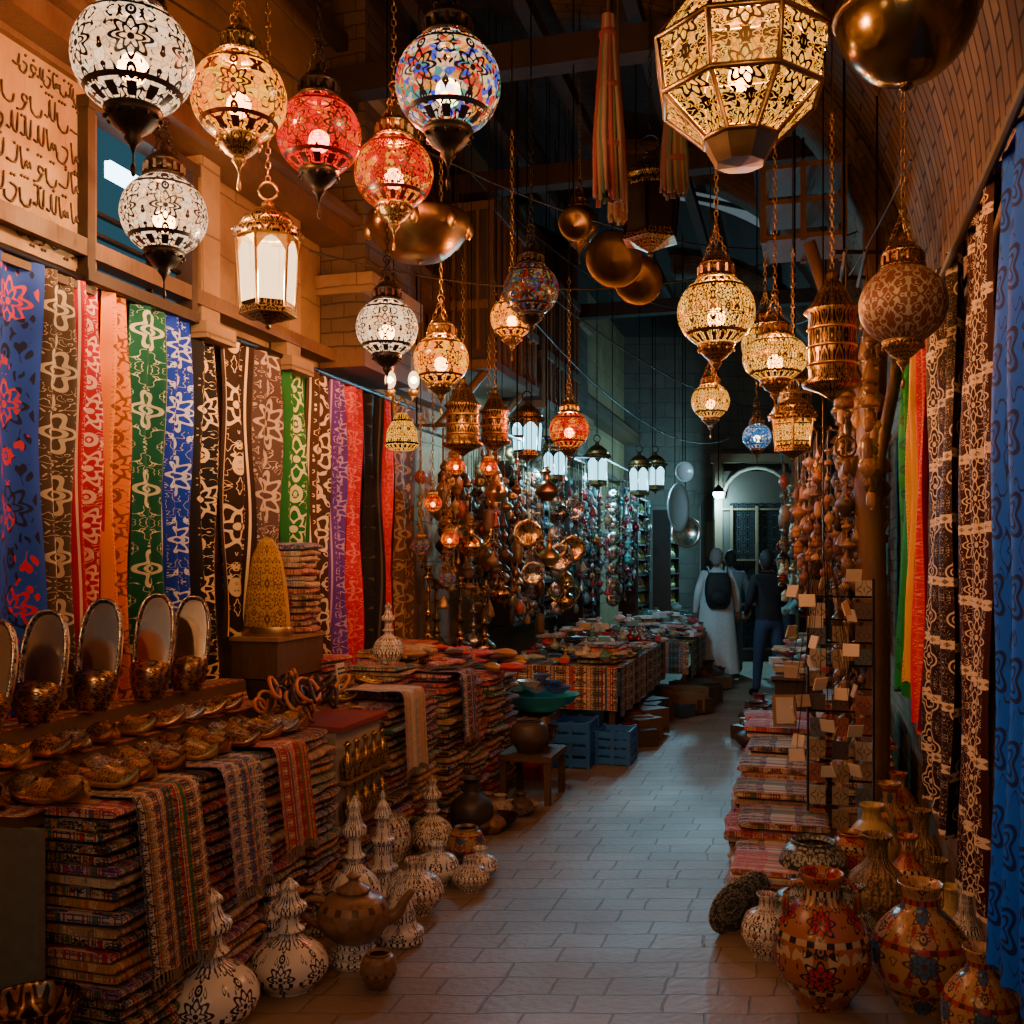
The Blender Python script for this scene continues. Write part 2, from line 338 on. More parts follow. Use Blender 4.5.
def ceilz(u):
    if u<-1.6: return 5.4
    c=1-(.75-u)/2.35; return 3.1+2.3*math.sqrt(max(0,1-c*c))
WARMC=(1,.64,.35); COOLC=(.28,.76,1)
def lamp(parent,energy,col=WARMC,loc=(0,0,0),rad=.035):
    l=bpy.data.lights.new('bulb','POINT'); l.energy=energy; l.color=col; l.shadow_soft_size=rad
    o=bpy.data.objects.new('bulb',l); bpy.context.collection.objects.link(o); o.parent=parent; o.location=loc; return o

# ------------------------------------------------------------ shell
b=B(); b.grid(lambda s,t:S(-3.2+s*4.2,-3+t*22),1,1,'floor',4.05,22.9); b.obj('floor')
b=B(); b.grid(lambda s,t:S(-3,-3+s*22,t*5.4),1,1,'wallL',22.9,5.4,smooth=False); b.obj('wall_left')
b=B(); b.grid(lambda s,t:S(.75,-3+s*22,t*3.15),1,1,'wallR',22.9,3.15,smooth=False); b.obj('wall_right')
b=B()
def vf(s,t):
    v=-3+t*22
    if s<.75:
        th=s/.75*pi/2; return S(.75-2.35*(1-math.cos(th)),v,3.1+2.3*math.sin(th))
    return S(-1.6-(s-.75)/.25*1.4,v,5.4)
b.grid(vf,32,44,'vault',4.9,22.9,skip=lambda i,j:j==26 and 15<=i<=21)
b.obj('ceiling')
for k,v in enumerate((6.6,9.2,12.6)):
    b=B()
    def rf(s,t):
        th=s*pi/2
        r=[(0.01,0),(.22,0),(.22,1),(0.01,1)][min(3,int(round(t*3)))]
        ww=(r[1]-.5)*.4; off=r[0]
        return S(.75-2.35+(2.35-off)*math.cos(th),v+ww,3.1+(2.3-off)*math.sin(th))
    b.grid(rf,24,3,'pillar',4,1.2); b.obj('trim_arch_rib')
b=B()
for v in (10.1,10.35):
    b.box((0,0,0),(1.9,.03,.04),'iron',T(*S(-.6,v,5.25))@RZ(ROT)@RY(.3))
b.obj('skylight_grille')
b=B()
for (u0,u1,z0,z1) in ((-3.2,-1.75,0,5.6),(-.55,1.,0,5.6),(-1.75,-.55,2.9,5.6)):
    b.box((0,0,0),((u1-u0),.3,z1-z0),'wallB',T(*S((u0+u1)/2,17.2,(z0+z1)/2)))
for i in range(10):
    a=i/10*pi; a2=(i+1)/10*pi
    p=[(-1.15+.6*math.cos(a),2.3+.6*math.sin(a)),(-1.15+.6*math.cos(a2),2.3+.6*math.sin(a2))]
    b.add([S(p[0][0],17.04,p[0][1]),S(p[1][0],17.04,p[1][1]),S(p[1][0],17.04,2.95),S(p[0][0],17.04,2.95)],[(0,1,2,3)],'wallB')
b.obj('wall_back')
b=B()
b.box((0,0,1.4),(1.1,.06,2.8),'darkwood')
for x in(-.28,.28):
    for z in(.45,1.2,1.95): b.box((x,-.05,z),(.4,.04,.6),'wood')
b.box((0,-.06,1.4),(.04,.05,2.7),'iron'); b.obj('door_1',S(-1.15,17.15))
M['lattice']=metalorn('dark_iron_lattice',(.1,.1,.1),(.008,.008,.008),6,6,.4,6,4,.2)
b=B(); b.box((0,0,1.5),(1.15,.08,3.),'darkwood')
b.grid(lambda s,t:(-.42+s*.84,-.05,.2+t*2.3),1,1,'lattice',1,2)
for x in(-.6,.6): b.box((x,0,1.6),(.12,.16,3.2),'wood')
for i in range(12):
    a=i/12*pi; a2=(i+1)/12*pi
    b.tube([(.54*math.cos(a),-.1,2.55+.5*math.sin(a)),(.54*math.cos(a2),-.1,2.55+.5*math.sin(a2))],.03,'wood',6)
for x in(-.4,0,.4):
    for z in(.2,.9,1.6,2.4): b.box((x,-.07,z),(.4,.04,.03),'wood')
    b.box((x,-.08,1.3),(.035,.04,2.3),'wood')
b.box((0,0,3.2),(1.4,.2,.14),'wood'); b.obj('door_2',S(-.7,15.8))
# ---- left upper wall
b=B(); b.box((0,0,0),(.22,23,.1),'wood'); b.box((.03,0,.08),(.28,23,.05),'wood'); b.obj('trim_1',S(-2.87,8,3.6),ROT)
b=B(); b.box((0,0,0),(.12,23,.07),'wood'); b.obj('trim_2',S(-2.93,8,2.86),ROT)
for v,w in((6.6,.75),(12.4,.6)):
    b=B(); ws=w/2
    pf=[(0,-ws),(.3,-ws),(.3,ws),(0,ws)]
    b.grid(lambda s,t:(*pf[int(round(s*3))],2.85+t*2.5),3,1,'pillar',1.4,2.5,smooth=False)
    b.box((.17,0,3.3),(.4,w+.1,.12),'wallL'); b.box((.17,0,4.5),(.4,w+.1,.12),'wallL'); b.box((.16,0,2.84),(.3,w+.06,.1),'wood')
    b.obj('trim_brick_pilaster',S(-2.99,v),ROT)
for v in(4.9,5.7):
    b=B(); b.box((0,0,0),(.1,.16,1.0),'wallL'); b.box((.03,0,.5),(.16,.26,.08),'wallL'); b.box((.03,0,-.5),(.16,.26,.08),'wallL')
    b.obj('stone_pilaster',S(-2.93,v,3.2),ROT)
M['winglass']=emit('window_sky_glow',(.05,.16,.22),.5)
M['tubec']=emit('fluorescent',(.5,.8,1),10)
b=B(); b.box((0,0,0),(.02,.72,.66),'winglass')
for y in(-.36,.36): b.box((.05,y,0),(.1,.045,.7),'darkwood')
for z in(-.35,.35): b.box((.05,0,z),(.12,.78,.05),'darkwood')
b.box((.03,.05,.16),(.03,.45,.07),'tubec'); b.box((.02,0,-.14),(.04,.7,.015),'iron'); b.box((.02,0,-.05),(.04,.7,.015),'iron'); b.box((.02,.12,0),(.04,.015,.66),'iron')
b.obj('window_1',S(-2.97,4.42,3.1),ROT)
b=B(); b.box((0,0,0),(.06,.62,.86),'palewood')
for y in(-.3,.3): b.box((.045,y,0),(.03,.03,.86),'wood')
for z in(-.42,.42): b.box((.045,0,z),(.03,.62,.03),'wood')
rs=random.Random(5); x0=.034
for li,(z,n,sc) in enumerate(((.33,9,.55),(.2,6,.95),(.08,7,.9),(-.04,7,.9),(-.16,7,.9),(-.28,6,.8))):
    y=.25
    for i in range(n):
        w=.06*sc; g=rs.randrange(6); h=.075*sc
        if g==0: P_=[(y,z+h),(y-.003,z+h*.3),(y-w*.3,z-.004),(y-w,z)]
        elif g==1: P_=[(y,z+.01)]+[(y-w*.5+w*.5*math.cos(a),z-.03*sc*math.sin(a)) for a in [k*pi/6 for k in range(1,7)]]+[(y-w*1.05,z+h*.5)]
        elif g==2: P_=[(y,z),(y-w*.15,z+h*.35),(y-w*.3,z),(y-w*.45,z+h*.35),(y-w*.6,z),(y-w*.8,z-.004),(y-w,z+h)]
        elif g==3: P_=[(y-w*.3+.014*math.cos(a),z+.016+.014*math.sin(a)) for a in [k*pi/4 for k in range(8)]]+[(y-w*.2,z+.002),(y-w*.5,z-.03*sc),(y-w,z-.04*sc)]
        elif g==4: P_=[(y-w*.7,z+h*.5),(y-w*.2,z+h*.45),(y-w*.1,z+h*.1),(y-w*.5,z-.035*sc),(y-w*1.1,z-.03*sc),(y-w*1.2,z)]
        else: P_=[(y,z+h),(y-.004,z),(y-w*.4,z),(y-w*.55,z+h*.9),(y-w*.6,z),(y-w,z)]
        P_=sm(P_,3); rr=[.0035+.0022*abs(math.sin(k*.55)) for k in range(len(P_))]
        b.tube([(x0,a,c) for a,c in P_],rr,'darkwood',4)
        if rs.random()<.75:
            zz=z+h*rs.choice((1.2,-.75))
            for q in range(rs.choice((1,2,3))): b.box((0,0,0),(.006,.009,.009),'darkwood',T(x0,y-w*.3-q*.016,zz)@RX(.78))
        y-=w*1.25
b.obj('carved_inscription_sign',S(-2.95,3.82,3.12),ROT)
for v,L,z in((8.6,1.3,3.75),(10.3,1.4,3.7)):
    b=B(); b.box((.28,0,0),(.5,L,1.25),'darkwood')
    for z_ in(-.62,-.15,.62): b.box((.3,0,z_),(.58,L+.08,.07),'wood')
    for i in range(9): b.box((.55,-L/2+L*i/8,0),(.05,.04,1.2),'wood')
    for i in range(6): b.box((.05+.1*i,-L/2-.01,.05),(.025,.04,1.1),'wood')
    for y in(-L/2+.1,L/2-.1): b.tube([(.04,y,-1.1),(.25,y,-.9),(.5,y,-.62)],.035,'wood')
    b.obj('wooden_balcony',S(-2.99,v,z),ROT)
for v,z in((3.0,4.6),(5.75,4.5),(7.7,4.6),(11.6,4.55)):
    b=B(); Lb=3.1; b.box((0,0,0),(Lb,.14,.16),'beam'); b.box((-Lb/2+.15,0,-.12),(.3,.12,.1),'beam')
    b.obj('ceiling_beam',S(-1.42,v,z),ROT)
b=B()
for i in range(5): b.box((0,0,0),(.08,9.5,.1),'beam',T(-.9+.6*i,0,0))
b.obj('roof_joists',S(-1.9,8.2,4.8),ROT)
def cable(p,q,sag,r=.006):
    p=Vector(p);q=Vector(q);b=B();b.tube([p.lerp(q,t/16)-Vector((0,0,sag*4*(t/16)*(1-t/16))) for t in range(17)],r,'cable',5);b.obj('electric_cable')
cable(S(-2.9,4,4.1),S(.2,8.2,4.2),.45); cable(S(-2.3,7,4.3),S(-.6,10,4.2),.4); cable(S(-2.7,5.5,3.3),S(.4,7,3.9),.3)
cable(S(-1.9,7.2,3.3),S(-1,14,3.3),.35); cable(S(.7,3,3.0),S(.6,8,2.9),.35,.009); cable(S(.7,2.6,3.0),S(.7,4.2,2.6),-.1,.008)
cable(S(-1.9,7.5,3.6),S(.2,12,3.4),.3); cable(S(.5,4.5,3.4),S(-.2,9.5,3.9),.3)

# ------------------------------------------------------------ lanterns
def hang(b,z0,ztop,m='iron'):
    zc=min(ztop,z0+.75); b.chain((0,0,z0),(0,0,zc),m)
    if ztop>zc: b.tube([(0,0,zc),(0,0,ztop)],.004,m,5)
def utop(X,Y): return ceilz(X-K*Y)-.02
EN=125
def globe(name,X,Y,Z,r,mat,metal='iron',bulb='bulb',sq=.95,crown=True,n=28,en=1.):
    b=B(); a0=1.13
    b.lathe([(r*math.cos(a),r*sq*math.sin(a)) for a in [-a0+2*a0*i/14 for i in range(15)]],mat,n)
    e=r*math.cos(a0); h=r*sq*math.sin(a0)
    b.lathe([(e,-h+.02*r),(e*1.12,-h-.02*r),(e*1.05,-h-.12*r),(e*.7,-h-.3*r),(e*.3,-h-.42*r),(e*.36,-h-.48*r),(e*.14,-h-.6*r),(0,-h-.78*r)],'filig' if metal!='iron' else metal,16)
    b.lathe([(e*1.0,h-.02*r),(e*1.22,h),(e*1.22,h+.05*r),(e*1.0,h+.09*r),(e*.95,h+.3*r),(e*1.1,h+.34*r),(e*.95,h+.42*r),(e*.5,h+.6*r),(e*.2,h+.66*r),(e*.25,h+.74*r),(e*.08,h+.84*r),(0,h+.86*r)],'filig' if metal!='iron' else metal,16)
    for k in range(12):
        a=k*pi/6; b.box((e*1.05*math.cos(a),e*1.05*math.sin(a),h+.2*r),(.012,.012,.2*r),metal)
        b.sph((e*1.05*math.cos(a),e*1.05*math.sin(a),-h-.14*r),.045*r,metal,6)
    for z in(-h,h):
        b.tube([(e*1.08*math.cos(t*pi/8),e*1.08*math.sin(t*pi/8),z) for t in range(16)],.03*r,metal,5,closed=True)
    top=h+1.35*r
    for k in range(3):
        a=k*2*pi/3+.4; b.chain((e*1.2*math.cos(a),e*1.2*math.sin(a),h+.02*r),(0,0,top),metal,.03)
    b.tube([(.02*math.cos(t*pi/4),0,top+.02*math.sin(t*pi/4)) for t in range(8)],.004,metal,4,closed=True)
    b.tube([(0,0,-h-.75*r),(0,0,-h-.95*r)],.003,metal,4); b.sph((0,0,-h-1.0*r),(.05*r,.05*r,.12*r),metal,6)
    if bulb: b.sph((0,0,-.15*r),.26*r,bulb,8); b.tube([(0,0,.55*r),(0,0,h)],.05*r,'iron')
    hang(b,top+.02,utop(X,Y)-Z,metal); o=b.obj(name,(X,Y,Z),R.random())
    if bulb and en: lamp(o,EN*en*(r/.17)**1.2,{'g_blue':(.4,.7,1)}.get(mat,WARMC),(0,0,.25*r),rad=.12*r)
def hexl(name,X,Y,Z,r,h,glass='frost',metal='brass',bulb='bulb',n=6,panel=False,en=1.):
    b=B(); h2=h/2; ph=.2
    b.lathe([(r*.84,-h2),(r,h2)],glass,n,smooth=False,phase=ph)
    P=[(math.cos(2*pi*i/n+ph),math.sin(2*pi*i/n+ph)) for i in range(n)]
    for i in range(n):
        a=P[i];c=P[(i+1)%n]
        b.tube([(a[0]*r*.86,a[1]*r*.86,-h2),(a[0]*r*1.02,a[1]*r*1.02,h2)],.055*r,metal,5)
        def q(t,z):
            rr=r*(.84+.16*(z+h2)/h)*1.02; return (rr*(a[0]*(1-t)+c[0]*t),rr*(a[1]*(1-t)+c[1]*t),z)
        for s0 in range(6):
            t0=s0/6;t1=(s0+1)/6
            z0=h2-h*.28+h*.22*math.sin(pi*t0); z1=h2-h*.28+h*.22*math.sin(pi*t1)
            b.add([q(t0,z0),q(t1,z1),q(t1,h2),q(t0,h2)],[(0,1,2,3)],metal,smooth=False)
        b.add([q(0,-h2),q(1,-h2),q(1,-h2+.1*h),q(0,-h2+.1*h)],[(0,1,2,3)],'filig',smooth=False)
        b.sph((a[0]*r*1.12,a[1]*r*1.12,h2+.02),.06*r,metal,6)
    b.lathe([(0,-h2-.62*r),(.1*r,-h2-.55*r),(.08*r,-h2-.45*r),(.3*r,-h2-.35*r),(.7*r,-h2-.15*r),(.95*r,-h2-.02),(.9*r,-h2+.01)],'filig',n,smooth=False,phase=ph)
    b.lathe([(1.08*r,h2-.01),(1.15*r,h2+.02),(.95*r,h2+.08*r),(.9*r,h2+.3*r),(.98*r,h2+.34*r),(.8*r,h2+.6*r),(.45*r,h2+.9*r),(.18*r,h2+1.02*r),(.22*r,h2+1.12*r),(.05*r,h2+1.25*r),(0,h2+1.26*r)],'filig',12)
    t0=h2+1.26*r
    b.tube([(.3*r*math.cos(t*pi/6),0,t0+.28*r+.3*r*math.sin(t*pi/6)) for t in range(12)],.006,metal,5,closed=True)
    hang(b,t0+.55*r,utop(X,Y)-Z,metal); o=b.obj(name,(X,Y,Z),R.random()*.4)
    if bulb: lamp(o,EN*en*(.55 if glass=='frost' else .9),COOLC if bulb=='bulbc' else WARMC)
G='mosaic_globe_lantern'
globe(G,-1.25,3.3,3.25,.195,'g_white'); globe(G,-.983,3.6,3.263,.17,'g_amber','brass',en=1.1); globe(G,-.753,3.9,3.257,.165,'g_red','iron',en=.8)
globe(G,-.496,4.2,3.225,.166,'g_redam','brass',en=.9); globe(G,-.23,3.6,3.31,.19,'g_multi'); globe(G,-1.357,3.9,2.945,.165,'g_white')
globe(G,-.625,5.,2.76,.155,'g_white'); globe(G,-.376,5.3,2.66,.148,'g_amber','brass',en=1.3); globe(G,.095,5.,2.95,.14,'g_dim','iron',None)
globe(G,0.,5.5,2.93,.12,'g_amber','brass',en=1.3); globe(G,.4,7.,2.51,.14,'g_redam','brass',en=2.); globe(G,1.47,6.,2.34,.085,'g_blue','iron')
globe(G,1.564,4.,2.62,.17,'unlit','oldbrass',None)
for x,y,z,lit in((-.37,6.6,2.22,1),(-.16,6.9,2.24,1),(-.53,6.7,1.98,1),(-.62,6.8,1.7,0),(-.45,6.9,1.48,0),(-.42,6.75,1.74,1)): globe('small_mosaic_lantern',x,y,z,.062,'g_redam' if lit else 'g_dim','brass','bulb' if lit else None,n=16,en=0)
hexl('brass_panel_lantern',-1.0,4.1,2.77,.125,.3)
PL='pierced_brass_lantern'
globe(PL,.98,4.8,2.79,.185,'g_fil','brass'); globe(PL,1.394,5.3,2.67,.17,'g_fil','brass',sq=.75)
globe(PL,1.62,6.4,2.98,.15,'g_fil','brass'); globe(PL,1.25,6.3,2.6,.12,'g_fil','brass')
hexl(PL,1.6,5.7,2.32,.125,.17,'g_fil','brass')
for a in((.12,8.,2.58,.13,.26),(.39,9.,2.46,.12,.24),(.85,10.,2.5,.12,.26),(1.35,10.6,2.45,.12,.28),(1.72,12.,2.6,.13,.26)):
    hexl('glass_panel_lantern',*a,'cool','iron','bulbc',en=1.15)
for x,y,z,m_ in((-1.6,1.2,3.0,'g_white'),(-.4,.6,3.1,'g_white'),(.6,1.6,3.2,'g_white'),(-1.3,-.8,2.9,'g_white'),(.0,-.6,3.0,'g_white')): globe(G,x,y,z,.18,m_,'brass',n=20,en=1.)  # unseen lanterns added overhead and behind the camera as frontal fill
def octl(X,Y,Z,r):
    b=B(); n=8
    pr=[(.42*r,-.82*r),(.92*r,-.35*r),(1.0*r,.25*r),(.62*r,.78*r)]
    b.lathe(pr,'g_panel',n,smooth=False)
    for fi in range(len(b.f)):
        for c,q in enumerate(((0,0),(1,0),(1,1),(0,1))): b.uv[fi*4+c]=q
    for i in range(n):
        a=2*pi*i/n; c,s_=math.cos(a),math.sin(a)
        b.tube([(p[0]*c*1.01,p[0]*s_*1.01,p[1]) for p in pr],.035*r,'oldbrass',5)
    for p in pr: b.tube([(p[0]*1.01*math.cos(2*pi*i/n),p[0]*1.01*math.sin(2*pi*i/n),p[1]) for i in range(n)],.038*r,'oldbrass',5,closed=True)
    b.lathe([(0,-1.12*r),(.28*r,-1.1*r),(.34*r,-1.0*r),(.44*r,-.82*r)],'oldbrass',n,smooth=False)
    b.lathe([(.64*r,.78*r),(.5*r,.86*r),(.4*r,1.1*r),(.45*r,1.15*r),(.2*r,1.4*r),(0,1.5*r)],'filig',n,smooth=False)
    b.sph((0,0,-.1*r),.15*r,'bulb',8)
    hang(b,1.5*r,utop(X,Y)-Z,'brass'); o=b.obj('octagonal_brass_lantern',(X,Y,Z),.22); lamp(o,EN*1.6,WARMC,(0,0,.2*r),rad=.035)
octl(.73,3.2,3.17,.278)
b=B(); r=.225
b.lathe(sm([(0,-r*1.12),(.1*r,-r*1.08),(.12*r,-r),(.5*r,-.86*r),(.85*r,-.5*r),(r,0),(.82*r,.58*r),(.35*r,.93*r),(.3*r,1.1*r),(.1*r,1.2*r),(0,1.25*r)],4),'darkbrass',28)
b.tube([(r*1.01*math.cos(t*pi/14),r*1.01*math.sin(t*pi/14),0) for t in range(28)],.008,'oldbrass',5,closed=True)
hang(b,1.25*r,utop(1.3,3.3)-3.4,'brass'); b.obj('brass_globe_lamp',(1.3,3.3,3.4))
b=B(); b.lathe(sm([(0,-.15),(.03,-.13),(.14,-.11),(.25,0),(.27,.07),(.26,.1),(.2,.09),(.12,.13),(.08,.2),(0,.22)],3),'oldbrass',26)
for k in range(8):
    a=k*pi/4; b.sph((.26*math.cos(a),.26*math.sin(a),.03),(.03,.03,.05),'brass',8)
hang(b,.22,utop(-.49,5.25)-3.3,'brass'); b.obj('hanging_brass_bowl_lamp',(-.49,5.25,3.3))
def cyl(X,Y,Z,r,h):
    b=B(); b.lathe([(0,-h/2-.8*r),(.15*r,-h/2-.7*r),(.5*r,-h/2-.45*r),(1.25*r,-h/2-.15*r),(1.3*r,-h/2),(1.0*r,-h/2+.02),(1.0*r,h/2-.02),(1.2*r,h/2),(1.15*r,h/2+.1*r),(.9*r,h/2+.3*r),(.55*r,h/2+1.0*r),(.2*r,h/2+1.5*r),(.25*r,h/2+1.65*r),(0,h/2+1.9*r)],'filig',22)
    for z in(-h*.25,0,h*.25): b.tube([(r*1.02*math.cos(t*pi/10),r*1.02*math.sin(t*pi/10),z) for t in range(20)],.007,'brass',5,closed=True)
    hang(b,h/2+1.9*r,utop(X,Y)-Z,'brass'); b.obj('cylindrical_brass_lantern',(X,Y,Z))
cyl(1.536,4.8,2.62,.11,.34); cyl(-.31,6.3,2.45,.1,.24); cyl(-.12,6.9,2.52,.09,.2); cyl(1.75,6.2,2.55,.1,.3)
hexl('iron_hexagonal_lantern',.76,5.5,3.5,.17,.26,'iron','iron',None)
globe('brass_globe_lamp',.44,6.5,3.78,.13,'oldbrass','oldbrass',None)
for x,y,z,r in((.6,6.,3.39,.175),(.78,6.3,3.35,.16),(.35,5.7,3.5,.1)):
    b=B(); b.lathe([(0,0),(.55*r,.004),(.62*r,.02),(.95*r,.035),(r,.05),(r*.97,.055),(.6*r,.03),(0,.012)],'oldbrass',28,RX(pi/2))
    b.tube([(0,0,r),(0,0,utop(x,y)-z)],.004,'iron',4); b.obj('hanging_brass_plate',(x,y,z),.15)
b=B(); b.tube([(-.05,0,.25),(-.06,0,0),(-.05,0,-.2)],.01,'brass')
for x in(-.07,.07):
    b.tube([(0,0,-.1),(x*.6,0,-.16),(x,0,-.1)],.007,'brass'); b.lathe([(.02,-.1),(.035,-.07),(.03,-.06)],'brass',10,T(x,0,0))
    b.sph((x,0,0),(.034,.034,.055),'frost',10); b.sph((x,0,0),.022,'bulb',6)
b.lathe([(.03,-.2),(.09,-.3),(.1,-.4),(.07,-.42)],'g_fil',16)
b.tube([(0,0,.25),(-.06,0,.25)],.006,'brass'); b.tube([(-.05,0,.25),(-.05,0,utop(-.66,6)-2.68)],.004,'iron'); b.obj('twin_bulb_wall_lamp',(-.66,6.,2.68))
def tassel(x,y,z0,z1,r,cols):
    b=B(); H=z1-z0
    for i in range(26):
        a=i*2*pi/26; rr=r*R.uniform(.6,1); c=cols[i%len(cols)]
        b.tube([(rr*.25*math.cos(a),rr*.25*math.sin(a),H),(rr*.55*math.cos(a),rr*.55*math.sin(a),H*.7),(rr*.9*math.cos(a),rr*.9*math.sin(a),H*.35),(rr*math.cos(a+.2),rr*math.sin(a+.2),R.uniform(0,.05))],[.012,.014,.013,.009],'plain',5,col=c)
    for z in(.9,.62,.3): b.lathe([(r*.4,H*z-.02),(r*(1.1-z*.6),H*z-.01),(r*(1.1-z*.6),H*z+.01),(r*.4,H*z+.02)],'plain',14,col=cols[0])
    b.tube([(0,0,H-.02),(0,0,utop(x,y)-z0)],.006,'rope'); b.obj('striped_tassel',(x,y,z0))
tassel(.432,4.5,3.2,4.05,.075,[(.13,.025,.03),(.12,.13,.06),(.025,.09,.06),(.14,.1,.08),(.12,.02,.03)])
tassel(.76,4.68,3.3,3.85,.07,[(.11,.035,.03),(.11,.1,.05),(.05,.06,.05)]); tassel(.55,5.2,3.35,3.9,.05,[(.1,.04,.03),(.12,.1,.06)])
b=B(); b.lathe([(.02,.08),(.09,0),(.1,-.03)],'iron',14); b.sph((0,0,-.05),.085,'bulbc',10); b.tube([(0,0,.06),(0,0,utop(3.2,15.5)-2.68)],.008,'iron')
o=b.obj('hanging_street_lamp',(3.2,15.5,2.68)); lamp(o,190,COOLC,(0,0,-.2),.05)
# ------------------------------------------------------------ hung textiles
def hangcloth(name,u,v0,v1,z0,z1,mat,folds=3,amp=.035,side=1,over=.1,lean=0.):
    b=B(); w=(v1-v0)*1.04; H=z1-z0; ph=R.random()*6
    def fn(s,t):
        d=amp*math.sin(s*folds*2*pi+ph+.4*math.sin(t*3))*(1-.35*t)+.012*math.sin(t*9+s*4+ph)
        zz=z0+t*H+(.02*math.sin(s*7+ph) if t<.01 else 0)
        return S(u+side*(d+amp+lean*(1-t)),v0+(v1-v0)*(s+ .015*math.sin(t*5+ph)),zz)
    b.grid(fn,28,26,mat,1.,H/w)
    b.grid(lambda s,t:S(u+side*(amp-.03+ (t-.5)*-.06),v0+(v1-v0)*s,z1+.012*math.sin(t*pi)),6,4,mat,1.,.2)
    b.obj(name)
gold=(.9,.7,.38); cream=(.72,.62,.46)
tl=[((.02,.09,.65),(.7,.02,.02),(.01,.01,.02)),((.1,.07,.05),cream,None),((.5,.003,.025),(.9,.6,.5),None),((.95,.27,.001),(.2,.05,.005),None),((.005,.13,.07),(.75,.8,.6),None),((.005,.05,.65),(.7,.8,.95),None),((.01,.01,.013),gold,None),((.03,.015,.01),gold,None),((.09,.06,.06),(.55,.47,.38),None),((.008,.15,.03),(.6,.7,.42),None),((.055,.03,.02),(.75,.66,.5),None),((.12,.04,.42),(.5,.35,.6),None),((.6,.004,.04),(.7,.2,.2),None),((.012,.012,.012),(.08,.07,.06),None),((.6,.003,.006),(.6,.1,.1),None),((.12,.065,.03),(.4,.26,.13),None)]
edges=[3.36,3.79,3.99,4.16,4.33,4.54,4.76,4.98,5.27,5.6,5.9,6.18,6.38,6.58,6.9,7.1,7.5]
meds=[1.2,.9,.8,.75,.65,.8,.55,.5,.9,.8,.6,.9,.9,0,.9,.9]
for i,(bg,fg,f2) in enumerate(tl):
    mt=textile('scarf_print_%d'%i,bg,fg,2 if i in(0,) else 1,1.0,[9,8,9,8,8,9,8,8,9,9,7,8,8,8,8,8][i],[2,4,3,3,3,3,3,3,4,3,2.5,3,3,2,2,3][i],[.2,.07,.05,.06,.06,.06,.07,.07,.07,.07,.12,.1,.1,.1,.05,.12][i],border=fg if i%3!=0 else None,seed=i*3.7,fg2=f2,med=meds[i] or None,p=[(8.,6.),(6.,4.),(10.,5.)][i%3],mw=.034)
    hangcloth('embroidered_scarf',-2.93,edges[i]+.0,edges[i+1]+.01,[.84,.85,.86,.9,.85,.9,.9,1.2,.95,.9,.85,.85,.9,.86,.86,.86][i],2.72,mt,2,.03,1)
b=B(); b.tube([(0,-2.3,0),(0,2.3,0)],.016,'iron',8)
for y in(-2.2,-.7,.8,2.2): b.tube([(-.1,y,.05),(0,y,0)],.01,'iron')
b.obj('scarf_rail',S(-2.89,5.42,2.735),ROT)
rt=[('blue_patterned_cloth',.66,2.3,3.2,.38,2.85,textile('r_blue',(.002,.13,1.),(.004,.01,.1),4,1.5,7,3,.08,None,2.,med=4,p=(5.,5.)),4,.03),
('dark_woven_cloth',.66,3.23,3.85,.42,2.88,textile('r_brown',(.035,.006,.01),(.66,.55,.42),4,4,9,3,.05,None,5.,None,2.5,med=4,mw=.024),3,.03),
('dark_woven_cloth',.65,3.87,4.6,.5,2.85,textile('r_brown2',(.02,.008,.01),(.6,.5,.38),4,4,9,3,.04,None,8.,None,3,med=4,p=(4.,4.),mw=.022),3,.035),
('red_woven_cloth',.62,4.62,4.85,.8,2.75,textile('r_red',(.6,.003,.008),(.65,.3,.2),1,3,6,3,.08,None,9.),2,.03),
('yellow_cloth',.6,4.87,5.1,1.0,2.7,textile('r_yel',(.7,.38,.01),(.2,.3,.05),1,3,4,2,.1,None,9.),2,.03),
('green_cloth',.6,5.12,5.5,.9,2.7,textile('r_green',(.01,.28,.05),(.02,.08,.03),1,3,4,2,.1,None,9.),2,.03)]
for nm,u,v0,v1,z0,z1,mt,fo,am in rt: hangcloth(nm,u,v0,v1,z0,z1,mt,fo,am,-1,lean=.02)
b=B(); b.tube([(0,-1.85,0),(0,1.6,-.15)],.018,'darkwood',8)
for y in(-1.2,.3,1.4): b.tube([(.12,y,.05),(0,y,-.03)],.012,'iron')
b.obj('cloth_rail',S(.6,4.05,2.88),ROT)
for i in range(9):
    v=7.4+i*.7; c=R.choice([(.3,.03,.03),(.05,.03,.02),(.12,.07,.03),(.03,.08,.06),(.3,.14,.03),(.08,.02,.06)])
    hangcloth('hanging_shawl',.65,v,v+.5,.9,2.55,textile('shawl_%d'%i,c,cream,1,2,6,3,.1,None,i*2.,med=.8),2,.04,-1)

